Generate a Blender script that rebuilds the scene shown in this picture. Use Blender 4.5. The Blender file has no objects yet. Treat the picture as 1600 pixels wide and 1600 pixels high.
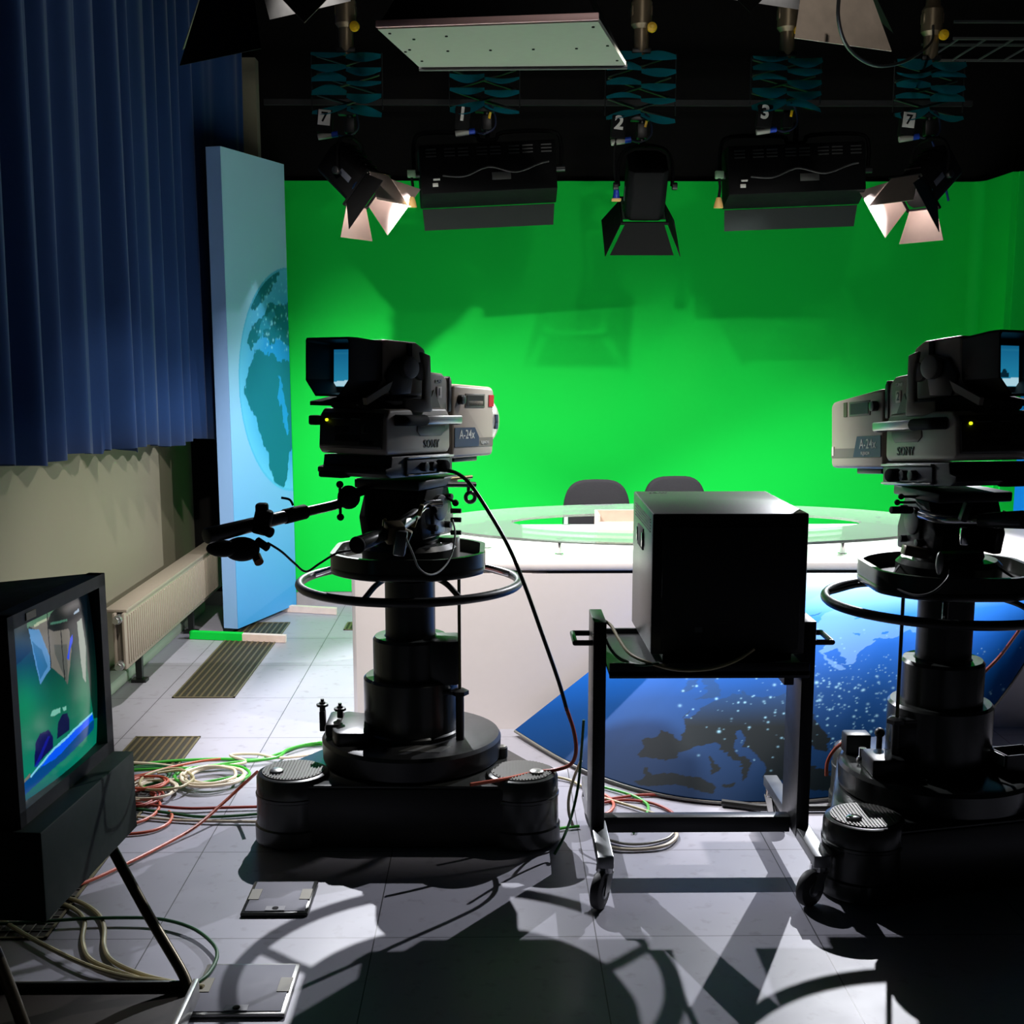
import bpy, bmesh, math, random
import numpy as np
from mathutils import Matrix, Vector, Euler
random.seed(7)
R = math.radians
PI = math.pi
scene = bpy.context.scene
COL = scene.collection

# ------------------------------------------------------------------ camera
F, PX, PY, TH, PS = 2000.0, 800.0, 880.0, R(9.65), R(0.72)
EYE = Vector((0, 0, 1.58))
CROT = Euler((PI/2 - TH, 0, -PS)).to_matrix()
cam = bpy.data.cameras.new('camera'); cam_o = bpy.data.objects.new('camera', cam); COL.objects.link(cam_o)
cam.sensor_width = 36; cam.lens = F/1600*36; cam.shift_y = 0.05
cam_o.location = EYE; cam_o.rotation_euler = (PI/2 - TH, 0, -PS); cam.clip_start = .05
scene.camera = cam_o
scene.view_settings.view_transform = 'Standard'; scene.view_settings.look = 'None'
scene.view_settings.gamma = 1; scene.view_settings.exposure = 0; scene.view_settings.use_curve_mapping = False

def P(px, py, X=None, Y=None, Z=None):
    """place of a photo point on a plane of the room"""
    d = CROT @ Vector(((px-PX)/F, -(py-PY)/F, -1))
    if Y is not None: t = (Y-EYE.y)/d.y
    elif Z is not None: t = (Z-EYE.z)/d.z
    else: t = (X-EYE.x)/d.x
    return EYE + d*t
CRI = np.array(CROT.transposed())
def proj(pts):
    q = (np.asarray(pts, float) - np.array(EYE)) @ CRI.T
    return np.stack([PX + F*q[:, 0]/-q[:, 2], PY - F*q[:, 1]/-q[:, 2]], 1)

# ------------------------------------------------------------------ helpers
def lin(c):
    return tuple(((v/255)/12.92 if v/255 <= .04045 else ((v/255+.055)/1.055)**2.4) for v in c)
MATS = {}
def mat(name, c, rough=.5, metal=0, spec=.5, var=.12, scale=30, bump=0, coat=0, sheen=0):
    if name in MATS: return MATS[name]
    m = bpy.data.materials.new(name); m.use_nodes = True; nt = m.node_tree; N = nt.nodes; L = nt.links
    b = N['Principled BSDF']; c = lin(c)
    tc = N.new('ShaderNodeTexCoord'); no = N.new('ShaderNodeTexNoise'); no.inputs['Scale'].default_value = scale; no.inputs['Detail'].default_value = 4
    L.new(tc.outputs['Object'], no.inputs['Vector'])
    mx = N.new('ShaderNodeMix'); mx.data_type = 'RGBA'
    mx.inputs['A'].default_value = (*[v*(1-var) for v in c], 1); mx.inputs['B'].default_value = (*[min(1, v*(1+var)) for v in c], 1)
    L.new(no.outputs['Fac'], mx.inputs['Factor']); L.new(mx.outputs['Result'], b.inputs['Base Color'])
    mr = N.new('ShaderNodeMapRange'); mr.inputs['To Min'].default_value = max(.02, rough*.85); mr.inputs['To Max'].default_value = min(1, rough*1.15)
    L.new(no.outputs['Fac'], mr.inputs['Value']); L.new(mr.outputs['Result'], b.inputs['Roughness'])
    b.inputs['Metallic'].default_value = metal; b.inputs['Specular IOR Level'].default_value = spec
    b.inputs['Coat Weight'].default_value = coat
    if sheen: b.inputs['Sheen Weight'].default_value = sheen
    if bump:
        bp = N.new('ShaderNodeBump'); bp.inputs['Strength'].default_value = bump; bp.inputs['Distance'].default_value = .003
        L.new(no.outputs['Fac'], bp.inputs['Height']); L.new(bp.outputs['Normal'], b.inputs['Normal'])
    MATS[name] = m; return m
def attr_mat(name, emit=0, rough=.45, spec=.4):
    m = bpy.data.materials.new(name); m.use_nodes = True; nt = m.node_tree; b = nt.nodes['Principled BSDF']
    a = nt.nodes.new('ShaderNodeAttribute'); a.attribute_name = 'Col'
    b.inputs['Roughness'].default_value = rough; b.inputs['Specular IOR Level'].default_value = spec
    if emit:
        b.inputs['Base Color'].default_value = (.01, .01, .01, 1)
        nt.links.new(a.outputs['Color'], b.inputs['Emission Color']); b.inputs['Emission Strength'].default_value = emit
    else: nt.links.new(a.outputs['Color'], b.inputs['Base Color'])
    return m
def emit_mat(name, c, s):
    if name in MATS: return MATS[name]
    m = bpy.data.materials.new(name); m.use_nodes = True; b = m.node_tree.nodes['Principled BSDF']
    b.inputs['Base Color'].default_value = (*lin(c), 1); b.inputs['Emission Color'].default_value = (*lin(c), 1); b.inputs['Emission Strength'].default_value = s
    MATS[name] = m; return m

class MB:
    def __init__(s): s.bm = bmesh.new()
    def _add(s, b, M=None):
        if M is not None: b.transform(M)
        bmesh.ops.recalc_face_normals(b, faces=b.faces)
        me = bpy.data.meshes.new('tmp'); b.to_mesh(me); b.free(); s.bm.from_mesh(me); bpy.data.meshes.remove(me); return s
    def box(s, c, size, rot=None, bev=0, seg=2, M=None):
        b = bmesh.new(); bmesh.ops.create_cube(b, size=1); bmesh.ops.scale(b, vec=size, verts=b.verts)
        if bev: bmesh.ops.bevel(b, geom=list(b.edges), offset=min(bev, min(size)*.49), segments=seg, profile=.5, affect='EDGES')
        T = Matrix.Translation(c) @ (Euler(rot).to_matrix().to_4x4() if rot else Matrix())
        return s._add(b, (M @ T) if M else T)
    def hexa(s, p, bev=0):   # 4 bottom corners then 4 top corners
        b = bmesh.new(); v = [b.verts.new(q) for q in p]
        for f in ((0,1,2,3), (4,5,6,7), (0,1,5,4), (1,2,6,5), (2,3,7,6), (3,0,4,7)): b.faces.new([v[i] for i in f])
        if bev: bmesh.ops.bevel(b, geom=list(b.edges), offset=bev, segments=2, profile=.5, affect='EDGES')
        return s._add(b)
    def prism(s, poly, h0, h1, M=None, bev=0, seg=2):
        b = bmesh.new(); lo = [b.verts.new((x, y, h0)) for x, y in poly]; hi = [b.verts.new((x, y, h1)) for x, y in poly]
        n = len(poly); b.faces.new(lo[::-1]); b.faces.new(hi)
        for i in range(n): b.faces.new((lo[i], lo[(i+1) % n], hi[(i+1) % n], hi[i]))
        if bev:
            bmesh.ops.recalc_face_normals(b, faces=b.faces)
            bmesh.ops.bevel(b, geom=[e for e in b.edges if e.calc_face_angle(0) > .6], offset=bev, segments=seg, profile=.5, affect='EDGES')
        return s._add(b, M)
    def cyl(s, p0, p1, r0, r1=None, seg=24, bev=0):
        r1 = r0 if r1 is None else r1; p0, p1 = Vector(p0), Vector(p1); d = p1-p0; L = d.length
        b = bmesh.new(); bmesh.ops.create_cone(b, cap_ends=True, segments=seg, radius1=r0, radius2=r1, depth=L)
        if bev: bmesh.ops.bevel(b, geom=[e for e in b.edges if e.calc_face_angle(0) > .8], offset=bev, segments=2, profile=.5, affect='EDGES')
        q = d.to_track_quat('Z', 'Y').to_matrix().to_4x4()
        return s._add(b, Matrix.Translation((p0+p1)/2) @ q)
    def ball(s, c, r, sc=(1,1,1), seg=16, M=None):
        b = bmesh.new(); bmesh.ops.create_uvsphere(b, u_segments=seg, v_segments=seg//2+2, radius=r)
        T = Matrix.Translation(c) @ Matrix.Diagonal((*sc, 1)); return s._add(b, (M @ T) if M else T)
    def lathe(s, prof, c=(0,0,0), seg=48, M=None):
        b = bmesh.new(); rings = []
        for r, z in prof:
            rings.append([b.verts.new((r*math.cos(2*PI*i/seg), r*math.sin(2*PI*i/seg), z)) for i in range(seg)] if r > 1e-6 else [b.verts.new((0,0,z))])
        for a, c2 in zip(rings, rings[1:]):
            for i in range(seg):
                j = (i+1) % seg
                if len(a) == 1 and len(c2) == 1: continue
                if len(a) == 1: b.faces.new((a[0], c2[i], c2[j]))
                elif len(c2) == 1: b.faces.new((a[i], a[j], c2[0]))
                else: b.faces.new((a[i], a[j], c2[j], c2[i]))
        T = Matrix.Translation(c); return s._add(b, (M @ T) if M else T)
    def tube(s, pts, r, seg=8, closed=False, sm=6, flat=1):
        pts = [Vector(p) for p in pts]
        if sm > 1 and len(pts) > 2: pts = spline(pts, sm, closed)
        b = bmesh.new(); n = len(pts); rings = []; up = None
        for i, p in enumerate(pts):
            t = (pts[(i+1) % n]-pts[i-1]) if closed else (pts[min(i+1, n-1)]-pts[max(i-1, 0)])
            t.normalize()
            if up is None: up = t.orthogonal().normalized() if abs(t.z) > .9 else Vector((0,0,1))
            a = up - t*up.dot(t)
            if a.length < 1e-4: a = t.orthogonal()
            a.normalize(); up = a; c = t.cross(a)
            rings.append([b.verts.new(p + (a*math.cos(2*PI*k/seg)*flat + c*math.sin(2*PI*k/seg))*r) for k in range(seg)])
        for i in range(n if closed else n-1):
            A, B = rings[i], rings[(i+1) % n]
            for k in range(seg): b.faces.new((A[k], A[(k+1) % seg], B[(k+1) % seg], B[k]))
        if not closed: b.faces.new(rings[0][::-1]); b.faces.new(rings[-1])
        return s._add(b)
    def torus(s, c, Rr, r, M=None, seg=64, a0=0, a1=2*PI):
        pts = [Vector((Rr*math.cos(a0+(a1-a0)*i/seg), Rr*math.sin(a0+(a1-a0)*i/seg), 0)) for i in range(seg if a1-a0 > 6.28 else seg+1)]
        T = Matrix.Translation(c); T = (M @ T) if M else T
        return s.tube([T @ p for p in pts], r, 12, closed=a1-a0 > 6.28, sm=1)
    def text(s, body, size, M, depth=.0015, bold=0):
        cu = bpy.data.curves.new('t', 'FONT'); cu.body = body; cu.size = size; cu.align_x = 'CENTER'; cu.align_y = 'CENTER'; cu.extrude = depth; cu.offset = bold
        o = bpy.data.objects.new('t', cu); COL.objects.link(o)
        dg = bpy.context.evaluated_depsgraph_get(); me = bpy.data.meshes.new_from_object(o.evaluated_get(dg))
        b = bmesh.new(); b.from_mesh(me); bpy.data.objects.remove(o); bpy.data.curves.remove(cu); bpy.data.meshes.remove(me)
        return s._add(b, M)
    def build(s, name, m, parent=None, world=False, ang=32):
        bm = s.bm
        if parent is not None and world: bm.transform(MW[parent.name].inverted())
        lim = R(ang)
        for f in bm.faces: f.smooth = True
        for e in bm.edges:
            if len(e.link_faces) == 2 and e.calc_face_angle(0) > lim: e.smooth = False
        me = bpy.data.meshes.new(name); bm.to_mesh(me); bm.free()
        me.materials.append(m)
        o = bpy.data.objects.new(name, me); COL.objects.link(o)
        if parent is not None: o.parent = parent; MW[o.name] = MW[parent.name].copy()
        else: MW[o.name] = Matrix()
        return o
MW = {}
def spline(pts, n, closed=False):
    out = []; N = len(pts); g = lambda i: pts[i % N] if closed else pts[max(0, min(N-1, i))]
    for i in range(N if closed else N-1):
        a, b, c, d = g(i-1), g(i), g(i+1), g(i+2)
        for k in range(n):
            t = k/n; out.append(.5*((2*b) + (c-a)*t + (2*a-5*b+4*c-d)*t*t + (3*b-a-3*c+d)*t**3))
    if not closed: out.append(pts[-1])
    return out
def tag(o, label, cat, group=None):
    o['label'] = label; o['category'] = cat
    if group: o['group'] = group
    return o
def thing(name, label, cat, loc=(0,0,0), rot=(0,0,0), group=None):
    o = bpy.data.objects.new(name, None); COL.objects.link(o); o.location = loc; o.rotation_euler = rot; o.empty_display_size = .1
    MW[o.name] = Matrix.Translation(loc) @ Euler(rot).to_matrix().to_4x4(); return tag(o, label, cat, group)
def struct(o): o['kind'] = 'structure'; return o
def dup(root, loc, rot, label):
    def rec(o, par):
        c = o.copy(); COL.objects.link(c)
        if par: c.parent = par
        for k in list(o.children): rec(k, c)
        return c
    r = rec(root, None); r.location = loc; r.rotation_euler = rot; r['label'] = label
    MW[r.name] = Matrix.Translation(loc) @ Euler(rot).to_matrix().to_4x4(); return r
def dirM(d, up=(0,0,1)):   # local +Y looks along d
    y = Vector(d).normalized(); x = y.cross(Vector(up)).normalized(); z = x.cross(y)
    return Matrix((x, y, z)).transposed()
def frame(o, x, y):        # text frame: +X along x, +Y along y at o
    x = Vector(x).normalized(); y = Vector(y).normalized(); z = x.cross(y)
    M = Matrix((x, y, z)).transposed().to_4x4(); M.translation = Vector(o); return M
def inpoly(q, poly):
    x, y = q[:, 0], q[:, 1]; r = np.zeros(len(q), bool); n = len(poly)
    for i in range(n):
        x0, y0 = poly[i]; x1, y1 = poly[i-1]
        if y0 == y1: continue
        c = ((y0 > y) != (y1 > y)) & (x < (x1-x0)*(y-y0)/(y1-y0)+x0); r ^= c
    return r
def wob(q, amp, seed, freqs=(.05, .11, .23, .5)):
    rs = np.random.RandomState(seed); o = np.zeros_like(q)
    for f in freqs:
        for a in (0, 1):
            k = rs.randn(2, 4); ph = rs.rand(4)*6.28
            o[:, a] += amp*(.05/f)**.7*np.sin(f*(q @ k) + ph).mean(1)*1.6
    return q + o
def grid_mesh(name, pts, nu, nv, cols, m, parent=None, thick=0):
    me = bpy.data.meshes.new(name)
    faces = [(j*nu+i, j*nu+i+1, (j+1)*nu+i+1, (j+1)*nu+i) for j in range(nv-1) for i in range(nu-1)]
    me.from_pydata([tuple(p) for p in pts], [], faces)
    a = me.color_attributes.new('Col', 'FLOAT_COLOR', 'POINT')
    a.data.foreach_set('color', np.concatenate([cols, np.ones((len(cols), 1))], 1).astype(np.float32).ravel())
    me.polygons.foreach_set('use_smooth', [True]*len(me.polygons)); me.materials.append(m)
    o = bpy.data.objects.new(name, me); COL.objects.link(o)
    if parent is not None: o.parent = parent
    if thick:
        s = o.modifiers.new('thick', 'SOLIDIFY'); s.thickness = abs(thick); s.offset = math.copysign(1, thick)
    return o
L3 = lambda c: np.array(lin(c))

# ------------------------------------------------------------------ materials
BLK = mat('black painted metal', (22, 23, 24), .42, 0, .5)
BLM = mat('matt black', (12, 12, 13), .8, 0, .2)
DRK = mat('charcoal metal', (38, 40, 40), .38, .3, .5)
BEI = mat('beige moulded casing', (158, 148, 136), .42, 0, .5, .05)
GRY = mat('grey metal', (120, 122, 124), .35, .8)
CHR = mat('polished chrome', (205, 205, 205), .12, 1)
ALU = mat('brushed aluminium', (175, 175, 172), .32, .9)
RUB = mat('black rubber', (18, 18, 18), .65)
GUN = mat('gunmetal paint', (56, 58, 56), .24, .35, .5)
WHT = mat('white laminate', (232, 224, 222), .35, 0, .4, .02)
WPL = mat('white plastic', (215, 213, 205), .45)
YEL = mat('yellow plastic', (225, 180, 20), .4)
CRM = mat('cream plastic', (225, 180, 110), .4)
BLU = mat('blue plastic', (30, 70, 190), .4)
RED = mat('red plastic', (190, 25, 30), .4)
TEAL = mat('teal webbing', (30, 150, 168), .7, 0, .3)
NAVY = mat('navy stripe', (38, 52, 78), .4)
SLAB = mat('dark grey steel shelf', (44, 46, 48), .4, .4)
SILV = mat('silver door metal', (108, 96, 90), .45, .25)

# ------------------------------------------------------------------ setting
def floor_mat():
    m = mat('studio floor tiles', (150, 149, 160), .42, 0, .45, .05, 6); nt = m.node_tree; N = nt.nodes; L = nt.links; b = N['Principled BSDF']
    tc = N.new('ShaderNodeTexCoord'); sp = N.new('ShaderNodeSeparateXYZ'); L.new(tc.outputs['Object'], sp.inputs[0])
    outs = []
    for ax, off in (('X', -.331), ('Y', 3.25)):
        a = N.new('ShaderNodeMath'); a.operation = 'SUBTRACT'; a.inputs[1].default_value = off; L.new(sp.outputs[ax], a.inputs[0])
        d = N.new('ShaderNodeMath'); d.operation = 'PINGPONG'; d.inputs[1].default_value = .3; L.new(a.outputs[0], d.inputs[0])
        g = N.new('ShaderNodeMath'); g.operation = 'LESS_THAN'; g.inputs[1].default_value = .0016; L.new(d.outputs[0], g.inputs[0]); outs.append(g)
    mx = N.new('ShaderNodeMath'); mx.operation = 'MAXIMUM'; L.new(outs[0].outputs[0], mx.inputs[0]); L.new(outs[1].outputs[0], mx.inputs[1])
    old = b.inputs['Base Color'].links[0].from_socket
    # scuffs and specks
    n2 = N.new('ShaderNodeTexNoise'); n2.inputs['Scale'].default_value = 22; n2.inputs['Detail'].default_value = 6; L.new(tc.outputs['Object'], n2.inputs['Vector'])
    cr = N.new('ShaderNodeValToRGB'); cr.color_ramp.elements[0].position = .28; cr.color_ramp.elements[1].position = .42
    cr.color_ramp.elements[0].color = (.80, .79, .77, 1); cr.color_ramp.elements[1].color = (1, 1, 1, 1); L.new(n2.outputs['Fac'], cr.inputs[0])
    mu = N.new('ShaderNodeMix'); mu.data_type = 'RGBA'; mu.blend_type = 'MULTIPLY'; mu.inputs['Factor'].default_value = 1
    L.new(old, mu.inputs['A']); L.new(cr.outputs['Color'], mu.inputs['B'])
    m3 = N.new('ShaderNodeMix'); m3.data_type = 'RGBA'; L.new(mx.outputs[0], m3.inputs['Factor']); L.new(mu.outputs['Result'], m3.inputs['A'])
    m3.inputs['B'].default_value = (.05, .05, .055, 1); L.new(m3.outputs['Result'], b.inputs['Base Color']); return m
XL, XR, YB, YF, ZC = -1.85, 3.3, 7.8, -1.2, 3.7
WALL = mat('beige wall paint', (124, 119, 100), .8, 0, .3, .03, 5)
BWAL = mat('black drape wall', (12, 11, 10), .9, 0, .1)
CEIL = mat('black ceiling', (8, 8, 8), .9, 0, .1)
GRN = mat('chroma green paint', (0, 200, 62), .75, 0, .2, .02, 2)
def sbox(name, x0, x1, y0, y1, z0, z1, m):
    return struct(MB().box(((x0+x1)/2, (y0+y1)/2, (z0+z1)/2), (x1-x0, y1-y0, z1-z0)).build(name, m))
sbox('floor', XL-.1, XR+.1, YF-.1, YB+.1, -.1, 0, floor_mat())
sbox('ceiling', XL-.1, XR+.1, YF-.1, YB+.1, ZC, ZC+.1, CEIL)
sbox('wall_left', XL-.1, XL, YF, YB, 0, ZC, WALL)
sbox('wall_right', XR, XR+.1, YF, YB, 0, ZC, BWAL)
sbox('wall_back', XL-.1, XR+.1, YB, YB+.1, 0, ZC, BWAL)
sbox('wall_front', XL-.1, XR+.1, YF-.1, YF, 0, ZC, BWAL)
sbox('trim_1', -1.60, -1.37, 7.70, 7.8, 2.56, 3.2, WALL)      # pillar above the green wall
sbox('baseboard_back', XL, 2.9, 7.77, 7.8, 0, .085, mat('grey skirting', (150, 145, 150), .5))
# chroma key screen: back wall and short return on the right
g = MB(); poly = [(-1.42, 7.798), (-1.42, 7.765)]  # stops short on the left; bare black wall stands in for shaded green
poly += [(2.80, 7.765)] + [(2.80+.07*math.sin(a), 7.765-.07+.07*math.cos(a)) for a in np.linspace(.2, PI/2, 6)] + [(2.87, 7.32), (2.90, 7.32), (2.90, 7.30), (3.05, 7.30), (3.05, 7.34), (2.92, 7.34), (2.92, 7.798)]
g.prism(poly, .085, 2.53)
tag(g.build('chroma_key_screen', GRN), 'bright green chroma key screen covering the back wall behind the desk', 'green screen')

# curtain along the left wall
def curtain():
    n = 1000; y0, y1 = 2.6, 7.60; bm = MB().bm; rs = random.Random(3)
    top = []; bot = []; ph = 0
    me_v = []; zs = [3.6, 3.0, 2.4, 1.8, 1.4, 1.2]
    amps = []; s = 0
    for i in range(n+1):
        t = i/n; y = y0+(y1-y0)*t
        ph += 2*PI/(n)*(23+4*math.sin(t*9)); A = .055+.02*math.sin(t*31)+.012*math.sin(t*57+1)
        w = math.sin(ph)+.3*math.sin(2*ph+1.1)+.25*math.sin(.53*ph)
        hem = 1.165-.115*max(0, (t-.37)/.63)+.012*math.sin(t*37)+(.02 if .60 < t < .66 else 0)
        row = []
        for k in range(13):
            f = k/12; z = 3.6+(hem-3.6)*f
            x = -1.74+.13*max(0, (t-.35)/.65)**1.2+.20*max(0, (t-.88)/.12)**2 + A*(.55+.6*f)*w*.75*(1-.45*max(0, (t-.8)/.2))
            yy = y+.02*math.cos(ph*1.0)*f - .14*f*(1-.5*t)
            row.append(bm.verts.new((x, yy, z)))
        me_v.append(row)
    for i in range(n):
        for k in range(12): bm.faces.new((me_v[i][k], me_v[i+1][k], me_v[i+1][k+1], me_v[i][k+1]))
    g = MB(); g.bm = bm
    m = mat('navy blue curtain velvet', (27, 54, 98), .85, 0, .1, .1, 60, 0, 0, .15)
    o = g.build('curtain', m, ang=80)
    s = o.modifiers.new('thick', 'SOLIDIFY'); s.thickness = .004
    return tag(o, 'long navy blue pleated curtain hanging along the left wall', 'curtain')
curtain()

# ------------------------------------------------------------------ floor fittings
def grate(x0, x1, y0, y1, label, cross=False, m=None):
    t = thing('floor_grate', label, 'floor grate', ((x0+x1)/2, (y0+y1)/2, 0), group='ventilation grates in the floor')
    MB().box((0, 0, .0015), (x1-x0, y1-y0, .002)).build('grate_tray', mat('dark grate bed', (38, 33, 22), .7), t)
    fr = MB(); w, h = x1-x0, y1-y0
    for sx in (-1, 1): fr.box((sx*(w/2-.004), 0, .003), (.008, h, .005))
    for sy in (-1, 1): fr.box((0, sy*(h/2-.004), .003), (w, .008, .005))
    fr.build('grate_frame', mat('grate brass grey', (112, 104, 78), .5, .4), t)
    sl = MB(); n = 9
    for i in range(1, n): sl.box((-w/2+w*i/n, 0, .003), (.010 if not cross else .004, h-.01, .004))
    if cross:
        for j in range(1, int(h/.045)): sl.box((0, -h/2+j*.045, .0035), (w-.01, .004, .004))
    sl.build('grate_slats', mat('grate slats', (104, 92, 66), .5, .4) if not cross else GRY, t)
grate(-1.475, -1.19, 5.65, 7.25, 'brown slatted floor grate running under the foot of the blue globe panel')
grate(-1.475, -1.21, 4.66, 5.06, 'small slatted floor grate just behind the tangle of cables')
grate(-1.475, -1.215, 3.25, 4.45, 'dark meshed floor grate under the large foreground monitor', True)
grate(-.86, -.62, 7.05, 7.25, 'short floor grate mostly hidden behind the left end of the white desk')
def hatch(x0, x1, y0, y1, label, fm_=None):
    t = thing('floor_box', label, 'floor box', ((x0+x1)/2, (y0+y1)/2, 0), group='floor boxes')
    w, h = x1-x0, y1-y0
    MB().box((0, 0, .006), (w, h, .012), bev=.004).build('frame', fm_ or ALU, t)
    MB().box((0, 0, .011), (w-.022, h-.022, .006), bev=.001).build('lid', mat('floor box lid', (128, 128, 138), .6, 0, .25, .05), t)
    for s in (-1, 1): MB().box((s*(w/2-.022), .01, .0145), (.03, .07, .002)).build('hinge_flap', mat('olive flap', (110, 104, 80), .5), t)
    k = MB().box((0, -h/2+.025, .0145), (.055, .028, .002)).build('latch', mat('latch grey', (96, 96, 102), .5), t)
    MB().cyl((0, -h/2+.025, .0155), (0, -h/2+.025, .0168), .009, seg=16).build('finger_hole', BLM, k)
hatch(-.745, -.505, 2.83, 3.085, 'square floor box with a lilac grey lid beside the foreground monitor stand')
hatch(-.72, -.53, 3.38, 3.60, 'square floor box set in the floor just before the left pedestal', GUN)  # darker frame paints in the shade lying on this box

# radiator
def radiator():
    t = thing('radiator', 'long low white panel radiator on the left wall under the curtain', 'radiator', (-1.7, 6.5, .18))
    y0, y1 = -1.0, 1.06; b = MB()
    b.box((.075, 0, .125), (.012, y1-y0, .25), bev=.003)
    b.box((.035, 0, .125), (.012, y1-y0, .25), bev=.003)
    nr = 60
    for i in range(nr): b.box((.083, y0+(i+.5)*(y1-y0)/nr, .125), (.008, .018, .215), bev=.003)
    MBm = mat('radiator enamel', (138, 128, 114), .45, 0, .4, .03); b.build('heating_panel', MBm, t)
    MB().box((.035, .03, .256), (.10, y1-y0, .014), bev=.003).build('top_grille', MBm, t)
    MB().box((.055, y0-.005, .12), (.05, .012, .23), bev=.002).build('end_cover', mat('radiator end', (110, 102, 90), .5), t)
    for z in (.225, .02):
        v = MB().cyl((.055, y0-.05, z), (.055, y0, z), .02, seg=18, bev=.004).build('valve', ALU, t)
        MB().cyl((.055, y0-.075, z), (.055, y0-.05, z), .014, seg=6).build('valve_nut', CHR, v)
    for y in (-.55, .5): MB().box((.0, y, -.09), (.03, .03, .18)).box((0, y, -.172), (.07, .06, .014)).build('floor_bracket', BLK, t)
radiator()
tag(MB().box((-1.80, 5.4, .03), (.09, 4.4, .06), bev=.01).build('pipe_cover', mat('pale pipe casing', (128, 140, 124), .6)), 'pale boxed pipe cover along the foot of the left wall', 'pipe cover')

# ------------------------------------------------------------------ printed globe panels
def globe_panel(a, b, h, label, seed, mirror=False):
    """standing flat, a=near foot, b=far foot"""
    a = Vector((a[0], a[1], .03)); b = Vector((b[0], b[1], .03)); d = (b-a).normalized(); nrm = Vector((d.y, -d.x, 0))
    if mirror: nrm = -nrm
    L = (b-a).length
    t = thing('globe_panel', label, 'scenery panel', ((a.x+b.x)/2, (a.y+b.y)/2, 0), group='printed scenery flats')
    core = MB(); th = .085
    q = [a, b, b-nrm*th, a-nrm*th]; core.hexa([*q, *[p+Vector((0,0,h)) for p in q]])
    core.build('panel_core', mat('panel side blue', (140, 182, 232), .45, 0, .4, .02), t, world=True)
    nu, nv = 150, 420
    U, V = np.meshgrid(np.linspace(0, 1, nu), np.linspace(0, 1, nv)); U = U.ravel(); V = V.ravel()
    pts = np.array(a+nrm*.002)[None] + np.outer(U*L, np.array(d)) + np.outer(V*h, [0, 0, 1])
    q = np.stack([U*L*1000, (1-V)*h*1000], 1)     # millimetres from the top left
    c = np.zeros((len(q), 3))
    vv = V[:, None]
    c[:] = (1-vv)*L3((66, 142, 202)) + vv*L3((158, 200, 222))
    if not mirror:
        cx, cy, rr = 760, 1230, 640
        qq = wob(q, 10, seed, (.008, .02, .05, .1))
        dist = np.hypot((q[:, 0]-cx), (q[:, 1]-cy))
        inside = dist < rr
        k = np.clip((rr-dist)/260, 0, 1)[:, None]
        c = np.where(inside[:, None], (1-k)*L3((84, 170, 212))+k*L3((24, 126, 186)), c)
        halo = (~inside) & (dist < rr+14); c[halo] = L3((70, 160, 205))
        land = inpoly(qq, [(175, 1160), (150, 1240), (190, 1330), (260, 1390), (330, 1470), (400, 1560), (450, 1700), (490, 1830), (540, 1880), (590, 1850), (640, 1700), (700, 1600), (900, 1500), (900, 1120), (640, 1130), (520, 1090), (430, 1105), (330, 1080), (260, 1100)]) | \
            inpoly(qq, [(250, 1000), (300, 930), (380, 900), (430, 820), (520, 780), (620, 800), (900, 700), (900, 1060), (700, 1050), (560, 1020), (470, 1050), (400, 1000), (330, 1040), (270, 1060)]) | \
            inpoly(qq, [(300, 790), (330, 700), (420, 640), (520, 610), (600, 620), (560, 690), (460, 720), (400, 790), (340, 830)])
        sea = inpoly(qq, [(560, 1200), (600, 1210), (680, 1380), (740, 1480), (700, 1500), (620, 1380)])
        land &= inside & ~sea; c[land] = L3((8, 96, 118))
        lg = inside & (inpoly(qq, [(330, 1000), (420, 870), (520, 830), (480, 950), (400, 1010)])); c[lg] = L3((30, 120, 150))
        rs = np.random.RandomState(seed)
        for _ in range(90):
            x, y, s = rs.uniform(250, 720), rs.uniform(640, 1060), rs.uniform(2, 6)
            w = np.exp(-((q[:, 0]-x)**2+(q[:, 1]-y)**2)/(2*s*s))[:, None]; c = c*(1-w*.6)+w*.6*L3((140, 215, 240))
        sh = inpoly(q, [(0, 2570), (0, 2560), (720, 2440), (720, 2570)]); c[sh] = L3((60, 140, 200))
    else:
        qq = wob(q, 26, seed, (.008, .02, .05, .1))
        c = (1-vv)*L3((0, 90, 190)) + vv*L3((120, 180, 220))
        sea = qq[:, 1] > 640+.15*qq[:, 0]
        c = np.where(sea[:, None], L3((0, 110, 205)), c)
        land = inpoly(qq, [(0, 480), (250, 500), (420, 560), (760, 520), (760, 700), (520, 690), (340, 640), (240, 720), (150, 700), (130, 800), (90, 830), (0, 760)]); c[land] = L3((110, 165, 215))
        rs = np.random.RandomState(seed)
        for _ in range(150):
            x, y, s = rs.uniform(0, 720), rs.uniform(800, 1500), rs.uniform(2, 5)
            w = np.exp(-((q[:, 0]-x)**2+(q[:, 1]-y)**2)/(2*s*s))[:, None]; c = c*(1-w*.6)+w*.6*L3((150, 215, 240))
    f = grid_mesh('printed_face', pts - np.array(t.location)[None], nu, nv, c, PANELM, t)
    return t, a, b, d, nrm
PANELM = attr_mat('printed blue globe graphic', 0, .5, .3)
t, a, b, d, nrm = globe_panel((-1.435, 6.96), (-1.215, 7.64), 2.575, 'tall pale blue panel printed with a globe standing left of the green screen', 4)
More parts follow.
